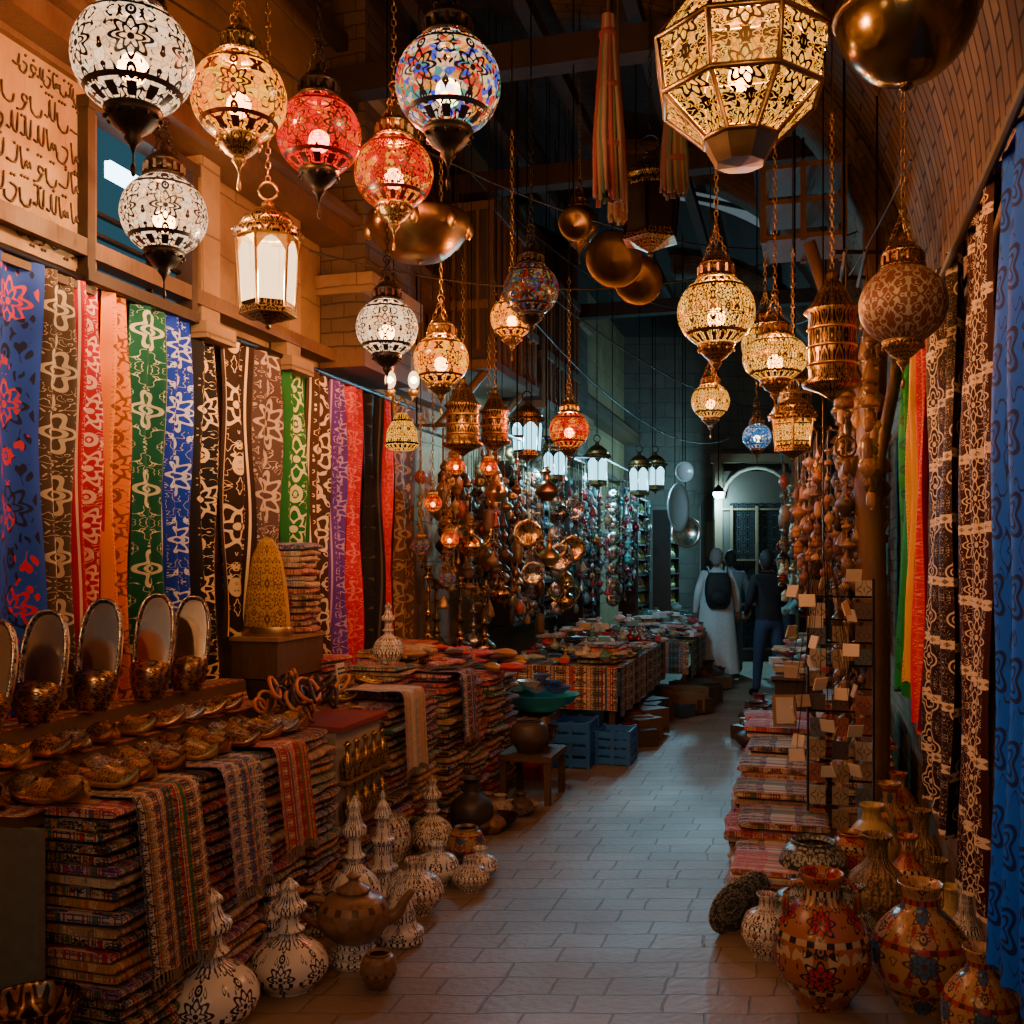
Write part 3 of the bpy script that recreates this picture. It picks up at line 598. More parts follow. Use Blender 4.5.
# ------------------------------------------------------------ stacks, tables
PAL=[(.45,.015,.03),(.02,.06,.28),(.42,.13,.02),(.03,.018,.018),(.1,.02,.22),(.45,.3,.15),(.01,.16,.14),(.36,.015,.1),(.025,.025,.025),(.62,.53,.4),(.58,.27,.03),(.15,.025,.02),(.03,.02,.03),(.03,.14,.05)]
TOPS=[(.45,.015,.03),(.02,.06,.28),(.06,.02,.02),(.33,.015,.1),(.01,.14,.13),(.12,.02,.16)]
def slab(b,z,h,w,d,m,col,X=None,us=3.):
    ph=R.random()*6
    def fn(s,t):
        a=2*pi*t; ca,sa=math.cos(a),math.sin(a)
        x=d/2*math.copysign(abs(ca)**.35,ca); zz=h/2*math.copysign(abs(sa)**.6,sa)
        y=(s-.5)*w; e=1-.03*abs(2*s-1)**6
        return (x*e+.006*math.sin(s*9+ph),y,z+h/2+zz*(1-.3*abs(2*s-1)**8)+.004*math.sin(s*6+ph))
    b.grid(fn,8,20,m,us,2.,col,X)
    for s in(0,1):
        ring=[fn(s,t/20) for t in range(20)]
        b.add(ring,[tuple(range(20))],m,[[(p[0]*4,p[2]*8) for p in ring]],col,X)
def stack(name,u,v,w,d,h,lh=.05,z0=0.,pal=PAL,mat='cloth',rot=ROT,jit=.02,flare=0.,top=None):
    b=B(); n=max(1,int(round(h/lh))); 
    for i in range(n):
        X=T(R.uniform(-jit,jit)+flare*(1-i/n),R.uniform(-jit,jit)*.5,0)@RZ(R.uniform(-.05,.05))
        slab(b,i*h/n,h/n*1.04,w*R.uniform(.88,1),d*R.uniform(.93,1.03),mat,R.choice(pal if i<n-1 else (top or TOPS)),X,R.choice((2,3,4)))
    return b.obj(name,S(u,v,z0),rot)
def drape(u,v,w,ztop,zbot,xt,xf,xb,col,vs_=7.):
    """embroidered cloth laid over the top of a pile and hanging down its face"""
    b=B(); ph=R.random()*6; ln=(xf-xt)+(ztop-zbot); k=(xf-xt)/ln
    def fn(s,t):
        y=(s-.5)*w*(1+.05*t); wv=.012*math.sin(s*11+ph)*min(1,t*2)
        if t<k: return (xt+(xf-xt)*t/k,y,ztop+.006+.003*math.sin(s*9+t*20))
        q=(t-k)/(1-k); return (xf+.012*math.sin(min(1,q*8)*pi/2)+(xb-xf)*q+wv,y,ztop+.004-(ztop-zbot)*q+.01*math.sin(s*14+ph)*(q>.98))
    b.grid(fn,20,40,'cloth',2.,vs_,col)
    n=24
    for i in range(n):
        p=fn((i+.5)/n,1.); b.tube([p,(p[0]+.004,p[1],p[2]-.035)],.0035,'plain',4,col=(.6,.5,.35))
    b.obj('draped_embroidered_cloth',S(u,v),ROT)
b=B(); b.box((-.06,0,-.02),(.6,4.2,.04),'wood')
for y in(-2.05,-1,0,1,2.05):
    for x in(-.33,.0): b.box((x,y,-.42),(.05,.05,.78),'darkwood')
M['greyp']=simple('grey_panel',(.16,.17,.15),.7)
b.box((-.02,-2.09,-.42),(.66,.025,.78),'greyp')
b.grid(lambda s,t:(-.36+s*.62,-2.1+t*4.2,.004+.003*math.sin(s*20+t*40)),12,40,'cloth',4,20,(.12,.03,.04))
b.obj('display_table',S(-2.6,5.1,.82),ROT)
b=B(); b.box((0,0,.04),(.36,1.85,.08),'wood'); b.box((-.08,0,.13),(.2,1.85,.1),'wood')
b.grid(lambda s,t:(-.18+s*.365,-.93+t*1.86,.083 if s>.55 else .185),12,30,'cloth',3,14,(.2,.02,.03)); b.obj('stepped_display_riser',S(-2.76,4.06,.825),ROT)
F='stack_of_folded_rugs'
for v,w in((3.3,.44),(3.73,.34),(4.08,.3),(4.42,.3)): stack(F,-2.27,v,w,.32,.84,.036,.0,flare=.07,jit=.018)
drape(-2.27,3.33,.34,.852,.3,-.12,.19,.255,(.03,.02,.03),9.); drape(-2.27,3.74,.26,.852,.4,-.12,.19,.245,(.02,.05,.2),8.); drape(-2.27,4.1,.22,.852,.45,-.12,.19,.24,(.35,.02,.03),7.)
b=B(); b.box((0,0,0),(.05,.32,1.0),'darkwood',T(0,0,.48)@RX(.2)@RZ(.5)); b.obj('leaning_plank',S(-2.5,2.75))
# slippers
def slipper(b,L,X,sole='copper',ins='silverorn',vamp='bronzeorn',W=None,v0=.5,vh=.13):
    W=W or L*.38
    def w(t): 
        return W/2*(math.sin(pi*min(1,max(0,t*.93+.04)))**.45)*(.9+.14*math.sin(pi*(t-.05)*1.3)**2)*(1 if t<.78 else 1-.85*((t-.78)/.22)**1.7)
    def z(t): return .16*L*max(0,(t-.78)/.22)**2
    def sec(s,t):
        ww=w(s); q=[(-ww*.9,0),(-ww,.02*L),(-ww*1.02,.07*L),(-ww*.9,.08*L),(-ww*.8,.03*L),(0,.025*L),(ww*.8,.03*L),(ww*.9,.08*L),(ww*1.02,.07*L),(ww,.02*L),(ww*.9,0),(-ww*.9,0)][int(round(t*11))]
        return (q[0],s*L,q[1]+z(s))
    b.grid(sec,18,11,sole,1,1,X=X)
    b.grid(lambda s,t:((t-.5)*2*w(s)*.82,s*L,.036*L+z(s)),18,2,ins,2,1,X=X)
    def vf(s,t):
        tt=v0+(1-v0)*s; a=pi*t; ww=w(tt)*1.03
        return (-ww*math.cos(a),(tt+.09*(math.sin(a)-.3)*(1-s))*L,.05*L+z(tt)+L*vh*math.sin(a)**.8*(1-s*.7)**.8)
    b.grid(vf,10,12,vamp,1,2,X=X)
P2=-pi/2+ROT
def standing(v,L,W,u=-2.73,yaw=-.6):
    # upright oval-framed slipper: embossed rim around a polished insole, toe cap at the foot
    b=B(); X=RX(-0.28); n=36
    rings=[(1.,0.0),(1.02,.018),(.96,.03),(.86,.022),(.8,.006)]
    P=[]
    for k,d in rings:
        for i in range(n):
            a=2*pi*i/n; c,s_=math.cos(a),math.sin(a)
            P.append((W*.5*k*math.copysign(abs(c)**.75,c)*(1-.12*(.5-.5*s_)),-d,L*.5+(L*.5-(1-k)*W*.5)*math.copysign(abs(s_)**.9,s_)))
    fs=[];uv=[]
    for j in range(len(rings)-1):
        for i in range(n):
            k=(i+1)%n; fs.append((j*n+i,j*n+k,(j+1)*n+k,(j+1)*n+i)); uv.append([(j/4,i/n),(j/4,(i+1)/n),((j+1)/4,(i+1)/n),((j+1)/4,i/n)])
    b.add(P,fs,'frameorn',uv,X=X)
    m_=(len(rings)-1)*n; b.add(P[m_:],[tuple(range(n))],'mirror',X=X); b.add([(p[0],.012,p[2]) for p in P[:n]],[tuple(range(n))],'copper',X=X)
    b.grid(lambda s,t:(P[int(round(s*n))%n][0],P[int(round(s*n))%n][1]+(.012)*t,P[int(round(s*n))%n][2]),n,1,'copper',X=X)
    b.grid(lambda s,t:(-W*.5*.98*math.cos(pi*t)*(1-.35*s*s),-.02-.075*math.sin(pi*t)**.8*(.35+.65*math.sin(pi*min(1,s*.75+.25))),L*.3*(1-s)+.0+.02*math.sin(pi*t)*(1-s)),10,14,'bronzeorn',1,2,X=X)
    b.obj('embossed_slipper',S(u,v,1.01),yaw+ROT+.95)
for v,L in((3.34,.4),(3.58,.42),(3.87,.45),(4.2,.46),(4.46,.44)): standing(v,L,.175)
for u,z,dv in((-2.3,.862,0),(-2.43,.84,.06),(-2.56,.84,.0),(-2.66,.925,.05)):
    for i in range(11):
        v=3.14+dv+i*.15+R.uniform(-.015,.015)
        if v>4.6: continue
        kw=[dict(),dict(sole='brass',ins='goldorn',vamp='goldorn'),dict(sole='silver',vamp='silverorn')][R.randrange(3)]
        b=B(); slipper(b,.28,T(0,-.12,0),**kw,W=.115,vh=.2); b.obj('embossed_slipper',S(u,v,z),P2+R.uniform(-.6,.1))
for i in range(8):
    b=B(); slipper(b,.24,RX(R.uniform(-.3,0)),'brass','goldorn','goldorn',vh=.18); b.obj('gold_slipper',S(-2.58+R.uniform(-.1,.1),5.3+i*.08,.84+.05*(i%3)),P2+R.uniform(-.8,.6))
b=B()
for i in range(34):
    c=Vector((R.uniform(-.14,.14),R.uniform(-.2,.2),R.uniform(.02,.14))); rr=R.uniform(.03,.06); a0=R.random()*3
    b.tube([c+Vector((rr*math.cos(t*pi/6+a0),rr*1.4*math.sin(t*pi/6),rr*.8*math.sin(t*pi/6+1))) for t in range(12)],.009,'lacq',6,col=R.choice([(.7,.2,.02),(.04,.02,.015),(.7,.3,.04),(.25,.07,.02),(.05,.03,.02)]),closed=True)
b.obj('strappy_sandals',S(-2.38,4.8,.88),ROT)
b=B(); b.box((0,0,.1),(.26,.5,.2),'wood'); b.box((0,0,.2),(.28,.52,.02),'palewood'); b.obj('wooden_box',S(-2.75,5.28,1.0),ROT)
b=B(); b.box((0,0,.08),(.26,.5,.17),'darkwood'); b.obj('wooden_crate',S(-2.75,5.28,.828),ROT)
b=B(); b.lathe(sm([(.12,0),(.115,.1),(.1,.25),(.075,.4),(.035,.49),(0,.51)],3),textile('hatcloth',(.6,.34,.04),(.1,.04,.01),5,3,6,3,.12,None,3.,med=4),20,SC(1.1,.6,1)); b.lathe([(.125,0),(.135,.02),(.125,.05)],'brass',20,SC(1.1,.6,1)); b.obj('embroidered_pointed_hat',S(-2.74,5.14,1.21),ROT)
stack('stack_of_folded_rugs',-2.74,5.4,.2,.24,.48,.035,1.21,[(.5,.1,.06),(.6,.5,.36),(.35,.05,.04),(.45,.28,.16),(.1,.04,.04)])
b=B(); b.box((0,0,.08),(.006,.1,.15),'white',RY(-.15)); 
for i in range(5):
    for j in range(3): b.box((.006,-.03+.03*j,.03+.024*i),(.003,.018,.01),'iron',RY(-.15))
b.obj('printed_card',S(-2.42,5.3,.9),ROT)
def lath(name,prof,mat,loc,h,rmax,n=24,rot=0,k=4,extra=None,col=(1,1,1),z=None):
    b=B(); pm=max(p[0] for p in prof); ph=max(p[1] for p in prof)
    b.lathe(sm([(p[0]/pm*rmax,p[1]/ph*h) for p in prof],k),mat,n,col=col)
    if extra: extra(b,rmax,h)
    return b.obj(name,loc,rot)
BOT=[(0,0),(.6,0),(.66,.03),(.95,.22),(1,.4),(.8,.62),(.34,.78),(.26,.86),(.4,.92),(.26,.98),(.24,1.15),(.42,1.2),(.44,1.3),(.3,1.36),(.2,1.5),(.26,1.58),(.1,1.68),(0,1.72)]
JAR=[(0,0),(.5,0),(.55,.03),(.95,.35),(1,.5),(.85,.72),(.4,.9),(.34,1.0),(.36,1.15),(.5,1.22),(.46,1.24),(.3,1.1),(.25,.95)]
AMPH=[(0,0),(.5,0),(.56,.04),(.92,.3),(1,.5),(.92,.72),(.6,.92),(.4,1.0),(.36,1.12),(.46,1.22),(.44,1.25),(.32,1.16),(.3,1.0)]
SQUAT=[(0,0),(.55,0),(.6,.03),(.97,.25),(1,.38),(.8,.58),(.35,.68),(.3,.8),(.4,.86),(.36,.88),(.24,.78)]
BOWL=[(0,.08),(.35,.05),(.4,0),(.44,.02),(.45,.1),(.85,.4),(1,.75),(1.03,.78),(.97,.76),(.8,.42),(.3,.14),(0,.12)]
TAG=[(0,0),(.9,0),(1,.1),(.98,.2),(.7,.28),(.6,.5),(.3,.85),(.15,1.0),(.2,1.08),(.1,1.16),(0,1.18)]
ROUND=[(0,0),(.5,0),(.6,.05),(.95,.4),(1,.6),(.85,.9),(.6,1.0),(.65,1.05),(.6,1.07),(.5,1.0)]
TOWER=[(0,0),(1,0),(1,.12),(.8,.16),(.78,.45),(.9,.5),(.9,.56),(.6,.62),(.58,1.0),(.72,1.04),(.7,1.12),(.45,1.18),(.42,1.5),(.6,1.54),(.5,1.66),(.3,1.8),(.12,1.9),(.18,1.98),(0,2.1)]
def handles(two=True,mat='p_white'):
    def f(b,r,h):
        for sx in ((-1,1) if two else (1,)):
            b.tube([(sx*r*.38,0,h*.92),(sx*r*.6,0,h*.93),(sx*r*.74,0,h*.84),(sx*r*.76,0,h*.68)],.013,mat,8)
    return f
def strap(name,prof,mat,X,Y,h,r,**k): return lath(name,prof,mat,(X,Y,0),h,r,**k)
CB='painted_ceramic_bottle'
strap(CB,BOT,'p_white',-1.04,3.45,.47,.165); strap('painted_ceramic_jar',BOT,'p_white',-.835,3.75,.41,.145)
strap(CB,BOT,'p_white2',-1.07,4.15,.5,.12); strap(CB,TOWER,'p_white',-.95,3.93,.4,.075); strap(CB,BOT,'p_white',-.69,4.38,.57,.12)
strap(CB,TOWER,'p_white2',-.98,4.6,.5,.09); strap('painted_ceramic_jar',TAG,'p_white',-.47,4.2,.3,.1); strap(CB,BOT,'p_white2',-.88,4.95,.5,.11)
strap(CB,TOWER,'p_white',-.62,4.8,.5,.08); strap('painted_ceramic_jar',SQUAT,'p_white2',-.44,4.55,.24,.13); strap('painted_ceramic_jar',ROUND,'p_white2',-.66,5.25,.28,.13)
strap('painted_ceramic_jar',SQUAT,'p_white',-.37,4.95,.2,.11); strap(CB,BOT,'p_white2',-.44,5.5,.42,.12); strap('painted_ceramic_jar',ROUND,'p_terra2',-.24,5.25,.2,.1)
strap('painted_ceramic_jar',TAG,'p_white2',-.84,4.3,.28,.075); strap('painted_ceramic_jar',SQUAT,'p_white2',-.2,4.85,.16,.09); strap('painted_ceramic_jar',SQUAT,'p_white',-.16,5.05,.15,.09)
b=B()
for i in range(3): b.lathe([(.0,.0+i*.03),(.1-.012*i,.0+i*.03),(.1-.012*i,.03+i*.03),(0,.03+i*.03)],'p_white',20)
b.lathe(sm([(0,.09),(.07,.09),(.13,.14),(.145,.19),(.12,.25),(.06,.28),(.07,.29),(.03,.315),(.02,.33),(.03,.345),(0,.36)],4),'p_brown',24)
b.tube(sm([(.11,0,.16),(.17,0,.18),(.2,0,.23),(.235,0,.27)],4),[.032-.0016*k for k in range(13)],'p_brown',10)
b.tube(sm([(-.11,0,.25),(-.18,0,.26),(-.2,0,.2),(-.13,0,.15)],4),.013,'p_brown',8)
b.obj('brown_clay_teapot',(-.63,3.98,0),.2)
lath('brown_clay_jar',ROUND,'p_brown',(-.5,3.75,0),.13,.07)
b=B(); b.box((0,0,.2),(.26,.26,.03),'wood')
for x in(-.11,.11):
    for y in(-.11,.11): b.box((x,y,.1),(.03,.03,.2),'darkwood')
b.obj('low_stool',(-1.37,2.85,0)); lath('hammered_copper_bowl',BOWL,'bronzeorn',(-1.37,2.85,.217),.13,.135)
lath('white_bottle_vase',BOT,'p_white2',S(-2.45,5.95,.99),.36,.09)
b=B(); b.box((0,0,.0),(.3,.5,.5),'plain',col=(.5,.48,.42)); b.box((.02,0,.26),(.34,.54,.02),'plain',col=(.3,.05,.05))
for i in range(5):
    for j in range(2): b.lathe(sm([(0,0),(.025,0),(.035,.04),(.03,.09),(.012,.12),(.012,.15),(.02,.16),(0,.18)],2),'goldorn',10,T(.185,-.2+i*.1,.02-.2*j))
    b.box((.18,-.2+i*.1,-.2),(.07,.11,.012),'palewood'); b.box((.18,-.2+i*.1,.01),(.07,.11,.012),'palewood')
b.obj('display_shelf_with_gold_bottles',S(-2.3,4.9,.56),ROT)
stack(F,-2.3,4.9,.5,.36,.3,.04,.0)
for v,u,h in((5.35,-2.28,.84),(5.7,-2.26,.84),(6.05,-2.22,.84),(6.4,-2.2,.84)): stack(F,u,v,.32,.32,h,.036,.0,jit=.025)
drape(-2.27,5.36,.26,.91,.5,-.12,.2,.22,(.5,.44,.36),7.); drape(-2.22,6.08,.28,.93,.55,-.12,.21,.23,(.03,.03,.08),7.)
for v,u,z,h in((5.65,-2.75,.84,.22),(5.95,-2.5,.84,.14),(6.3,-2.6,.84,.2),(6.65,-2.35,.85,.12),(6.9,-2.7,.84,.2),(5.5,-2.3,.845,.06),(6.1,-2.25,.845,.08)): stack('stack_of_folded_scarves',u,v,.3,.34,h,.026,z,jit=.03)
for v,u,h in((6.78,-2.2,.84),(7.12,-2.22,.85)): stack(F,u,v,.3,.34,h,.04,.0)
def heap(name,u,v,w,d,n,z,kinds,pal,sz=.08,rot=ROT,peak=.12):
    b=B()
    for i in range(n):
        x=R.uniform(-d/2,d/2);y=R.uniform(-w/2,w/2); zz=peak*(1-(2*x/d)**2)*(1-(2*y/w)**2)*R.uniform(.4,1); c=R.choice(pal); s=sz*R.uniform(.7,1.2)
        X=T(x,y,zz)@RZ(R.random()*6)
        k=R.choice(kinds)
        if k=='bowl': b.lathe([(p[0]*s,p[1]*s*.7) for p in BOWL],'metalc' if R.random()<.5 else 'ceram',14,X,c)
        elif k=='cloth': slab(b,0,s*.4,s*2.4,s*1.7,'cloth',c,X@RX(R.uniform(-.15,.15)))
        elif k=='jar': b.lathe(sm([(p[0]*s*.7,p[1]*s*.9) for p in JAR],2),'ceram',12,X,c)
        elif k=='bottle': b.lathe(sm([(p[0]*s*.5,p[1]*s*.9) for p in BOT],2),'metalc' if R.random()<.4 else 'ceram',12,X,c)
        elif k=='shoe': b.grid(lambda p,q:(s*.4*math.cos(2*pi*q)*math.sin(pi*p)**.6,(p-.5)*s*2.4,s*.25+s*.3*math.sin(2*pi*q)*math.sin(pi*p)**.6*(.6+.8*p)),10,8,'lacq',col=c,X=X)
        elif k=='box': b.box((0,0,s*.35),(s*1.2,s*1.6,s*.7),'lacq',X,c)
    return b.obj(name,S(u,v,z),rot)
SH=[(.55,.04,.04),(.5,.1,.18),(.45,.24,.1),(.55,.42,.25),(.08,.03,.03),(.5,.3,.06)]
heap('heap_of_leather_slippers',-2.15,6.95,.5,.4,26,.86,['shoe'],SH,.09)
heap('heap_of_embroidered_slippers',-2.35,6.3,.9,.4,24,.97,['shoe','cloth'],SH,.07,peak=.08)
b=B(); b.box((0,0,.3),(.36,.46,.04),'wood')
for x in(-.15,.15):
    for y in(-.2,.2): b.box((x,y,.15),(.04,.04,.3),'wood')
b.obj('low_stool',S(-1.8,6.75),ROT)
lath('dark_clay_pot',ROUND,simple('dark_clay',(.07,.045,.035),.5),S(-1.8,6.65,.32),.22,.13); lath('dark_clay_pot',JAR,simple('black_clay',(.04,.035,.03),.4),S(-1.92,5.85,.0),.33,.13)
lath('hammered_copper_bowl',BOWL,'bronzeorn',S(-1.78,6.9,.32),.13,.12)
heap('small_clay_pots',-1.85,6.1,.7,.25,12,0,['jar','bowl'],[(.35,.18,.09),(.5,.4,.28),(.12,.07,.05)],.12,peak=0.02)
def crate(name,u,v,w,d,h,mat,col=(1,1,1),z=0):
    b=B(); n=4
    for i in range(n):
        zz=h*(i+.5)/n
        for s_ in(-1,1):
            b.box((0,s_*d/2,zz),(w,.015,h/n*.72),mat,col=col); b.box((s_*w/2,0,zz),(.015,d,h/n*.72),mat,col=col)
    for x in(-1,0,1):
        for y in(-1,1): b.box((x*w/2,y*d/2,h/2),(.03,.03,h),mat,col=col)
    b.box((0,0,.02),(w,d,.02),mat,col=col); b.obj(name,S(u,v,z),ROT)
crate('wooden_crate',-2.08,7.75,.3,.4,.42,'palewood'); crate('blue_plastic_crate',-1.76,7.85,.27,.36,.36,'lacq',(.015,.15,.6)); crate('blue_plastic_crate',-1.46,7.95,.25,.34,.27,'lacq',(.015,.17,.62))
crate('wooden_crate',-2.42,7.5,.22,.3,.26,'palewood'); crate('red_crate',-1.95,7.4,.14,.25,.3,'lacq',(.4,.02,.02))
b=B(); b.lathe([(p[0]*.27,p[1]*.17) for p in BOWL],'lacq',26,T(0,0,0)@SC(1.1,.9,1),(.03,.6,.65)); b.obj('teal_basin',S(-2.0,7.7,.44))
heap('heap_of_silver_bowls',-2.0,7.75,.3,.4,12,.57,['bowl'],[(.5,.6,.7),(.6,.65,.7),(.1,.2,.5)],.09)
def stall(v0,v1,uf,z,cl):
    b=B(); L=(v1-v0)*1.04; d=.95
    b.box((0,0,z-.02),(d,L,.04),'wood')
    for x in(-d/2+.05,d/2-.05):
        for y in(-L/2+.05,0,L/2-.05): b.box((x,y,z/2),(.05,.05,z),'darkwood')
    c=cl
    b.grid(lambda s,t:(d/2+.02+.015*math.sin(s*40),-L/2+s*L,z+.005-t*.4),60,4,'cloth',8,2,c); b.grid(lambda s,t:(-d/2+s*d,-L/2-.01+.012*math.sin(s*30),z+.005-t*.35),30,4,'cloth',3,2,c)
    b.grid(lambda s,t:(-d/2+s*(d+.03),-L/2+t*L,z+.006),2,2,'cloth',2,4,c)
    b.obj('market_stall_table',S(uf-d/2,(v0+v1)/2),ROT)
stall(8.25,10.9,-1.5,.72,(.05,.03,.025)); stall(11.2,13.6,-1.25,.68,(.03,.06,.06))
CO=[(.55,.62,.6),(.35,.5,.48),(.55,.05,.06),(.7,.7,.68),(.1,.33,.3),(.45,.33,.16),(.15,.15,.18)]
BX=[(.14,.08,.035),(.05,.04,.03),(.2,.13,.06),(.04,.08,.14),(.09,.05,.03),(.25,.05,.04)]
for v in(8.6,9.2,9.8,10.4): heap('heap_of_trinkets',-1.95,v,.6,.9,52,.74,['bowl','cloth','jar','shoe','box','bottle'],CO,.075,peak=.28)
for v in(11.6,12.4,13.1): heap('heap_of_trinkets',-1.7,v,.7,.9,40,.7,['bowl','cloth','jar','box'],CO,.085,peak=.26)
stack('stack_of_folded_scarves',-1.68,8.5,.4,.36,.16,.03,.74,[(.55,.02,.03),(.4,.02,.02),(.1,.18,.05)]); heap('boxes_of_goods',-1.5,9.4,1.6,.2,24,0,['box'],BX,.22,peak=.12)
stack('stack_of_folded_scarves',-1.62,9.0,.3,.3,.1,.03,.74,[(.1,.2,.06),(.12,.16,.05)])
heap('boxes_of_goods',-1.2,11.,1.8,.25,18,0,['box'],BX,.24,peak=.1)
heap('boxes_of_goods',-1.15,13.,1.8,.3,18,0,['box','jar'],BX,.24,peak=.1)
HOO=[(0,0),(.7,0),(.75,.05),(1,.3),(.95,.5),(.4,.7),(.3,.8),(.45,.86),(.22,.92),(.2,1.2),(.4,1.28),(.4,1.34),(.18,1.4),(.16,1.9),(.3,1.95),(.16,2.0),(.15,2.3),(.5,2.36),(.45,2.42),(.2,2.5),(.35,2.62),(.3,2.7),(0,2.7)]
for u,v,h,m_ in((-2.5,7.36,.62,'bronzeorn'),(-2.75,7.4,.7,'goldorn'),(-2.38,7.55,.55,'bronzeorn'),(-2.8,7.7,.6,'oldbrass'),(-2.55,7.8,.7,'silverorn')):
    lath('brass_hookah',HOO,m_,S(u,v,.857),h,.085,20)
b=B(); b.box((0,0,.84),(.62,.75,.03),'wood')
for x in(-.28,.28):
    for y in(-.33,.33): b.box((x,y,.42),(.05,.05,.83),'darkwood')
b.obj('display_table',S(-2.65,7.65),ROT)
# brass ewers, kettles and plates hung in the shopfront
EW=[(0,0),(.4,0),(.45,.05),(.95,.4),(1,.6),(.7,.95),(.3,1.15),(.25,1.5),(.45,1.62),(.35,1.68),(.15,1.8),(.2,1.9),(0,2.0)]
def hpot(u,v,z,h,r,m_,sp=True):
    b=B(); b.lathe(sm([(p[0]*r,p[1]/2*h) for p in EW],3),m_,18)
    if sp:
        b.tube(sm([(r*.9,0,h*.28),(r*1.5,0,h*.45),(r*1.6,0,h*.72)],4),[.018-.0014*k for k in range(9)],m_,7)
        b.tube(sm([(-r*.3,0,h*.75),(-r*1.2,0,h*.78),(-r*1.4,0,h*.5),(-r*.95,0,h*.3)],4),.007,m_,6)
    p=S(u,v,z); b.tube([(0,0,h),(0,0,ceilz(u)-z-.02)],.003,'iron',4); b.obj('hanging_brass_ewer',p,R.random()*6)
for q in((-2.12,6.98,2.0,.26,.08,'brass'),(-2.3,7.0,1.62,.28,.09,'goldorn'),(-2.1,7.05,1.3,.22,.08,'bronzeorn'),(-1.95,7.7,2.05,.28,.09,'oldbrass'),(-1.98,7.9,1.55,.26,.085,'brass'),(-2.0,8.3,1.9,.3,.09,'silverorn'),(-2.02,8.6,1.35,.26,.08,'brass'),(-1.9,8.1,1.2,.24,.08,'goldorn')): hpot(*q)
for u,v,z,r,m_ in((-2.05,7.5,1.8,.11,'goldorn'),(-2.0,7.45,1.5,.09,'silverorn'),(-1.98,8.2,1.62,.12,'silverorn'),(-2.0,8.75,1.7,.12,'goldorn'),(-2.0,8.8,2.05,.1,'silverorn')):
    b=B(); b.lathe([(0,0),(.55*r,.004),(.62*r,.018),(.95*r,.03),(r,.045),(r*.97,.05),(.6*r,.027),(0,.012)],m_,24,RX(pi/2)); b.tube([(0,0,r),(0,0,ceilz(u)-z-.02)],.003,'iron',4); b.obj('hanging_brass_plate',S(u,v,z),.2)
def shelf(u,v,w,z0,z1,n,pal,kinds=('bottle','jar')):
    b=B(); 
    for s_ in(-1,1): b.box((0,s_*w/2,(z0+z1)/2),(.25,.03,z1-z0),'darkwood')
    b.box((-.12,0,(z0+z1)/2),(.02,w,z1-z0),'darkwood')
    for i in range(n+1):
        z=z0+(z1-z0)*i/n; b.box((0,0,z),(.25,w,.02),'darkwood')
        if i<n:
            for j in range(int(w/.075)):
                c=R.choice(pal); h=(z1-z0)/n*R.uniform(.5,.85); y=-w/2+.05+j*.075
                if y>w/2-.03: break
                b.lathe(sm([(p[0]*.03,p[1]/1.72*h) for p in BOT],2),'metalc' if R.random()<.3 else 'lacq',8,T(.05,y,z+.01),c)
    b.obj('shelf_of_bottles',S(u,v),ROT)
BP=[(.35,.6,.6),(.1,.25,.35),(.6,.6,.55),(.05,.1,.1),(.4,.25,.1),(.3,.04,.04)]
shelf(-2.75,9.6,.9,1.0,2.5,8,BP); shelf(-2.75,10.7,.9,1.0,2.5,8,BP); shelf(-2.6,11.9,1.0,.9,2.5,8,BP); shelf(-2.2,13.3,1.0,.8,2.4,8,[(.6,.6,.08),(.45,.6,.2),(.6,.6,.3)]); shelf(-1.95,14.6,1.0,.5,2.3,8,[(.65,.6,.1),(.4,.55,.3)])
for u,v in((-2.45,9.1),(-2.25,9.25),(-2.1,11.2)):
    b=B()
    for i in range(8):
        r=R.uniform(.06,.09); b.lathe([(0,0),(.6*r,.004),(r,.03),(r*.97,.035),(0,.012)],'silverorn',18,T(0,0,-i*.17)@RX(pi/2)@RY(0))
    b.tube([(0,0.01,-1.3),(0,0.01,ceilz(u)-2.37)],.004,'iron',4); b.obj('string_of_silver_plates',S(u,v,2.35),.1)
M['enamel']=simple('white_enamel',(.5,.58,.62),.25,.3,4,.1)
for x,y,z,r,m_,rz in((2.02,12.4,2.25,.3,'enamel',.95),(2.2,12.7,1.95,.2,'silver',.1),(1.98,11.6,2.62,.12,'enamel',.3)):
    b=B(); b.lathe([(0,0),(.72*r,0)],m_,32,RX(pi/2)); b.lathe([(.72*r,0),(.76*r,.03)],m_,32,RX(pi/2),smooth=False); b.lathe([(.76*r,.03),(r,.05),(r*.98,.06),(.76*r,.04),(.7*r,.012),(0,.012)],m_,32,RX(pi/2)); b.tube([(0,0,r*.97),(0,0,utop(x,y)-z)],.006,'iron'); b.obj('hanging_round_tray',(x,y,z),rz)
def beadprof(k): return [[(0,0),(.4,.05),(1,.5),(.4,.95),(0,1)],[(0,0),(.3,.02),(1,.3),(.9,.5),(.3,.7),(.35,.85),(.1,1),(0,1)],[(0,0),(1,.05),(.85,.4),(.4,.8),(.15,1),(0,1)],[(0,0),(.25,.1),(.3,.3),(.8,.5),(.8,.7),(.25,.9),(0,1)],[(0,.0),(.6,.1),(.7,.4),(.7,.6),(.6,.9),(0,1)],
 [(0,0),(.2,.04),(.9,.12),(.85,.5),(1,.55),(.7,.7),(.3,.85),(.35,.9),(.1,.97),(0,1)]][k]
WARM=[(.3,.15,.06),(.2,.1,.045),(.52,.35,.15),(.08,.045,.025),(.38,.08,.04),(.28,.2,.1),(.05,.03,.02),(.55,.42,.2),(.12,.08,.05)]
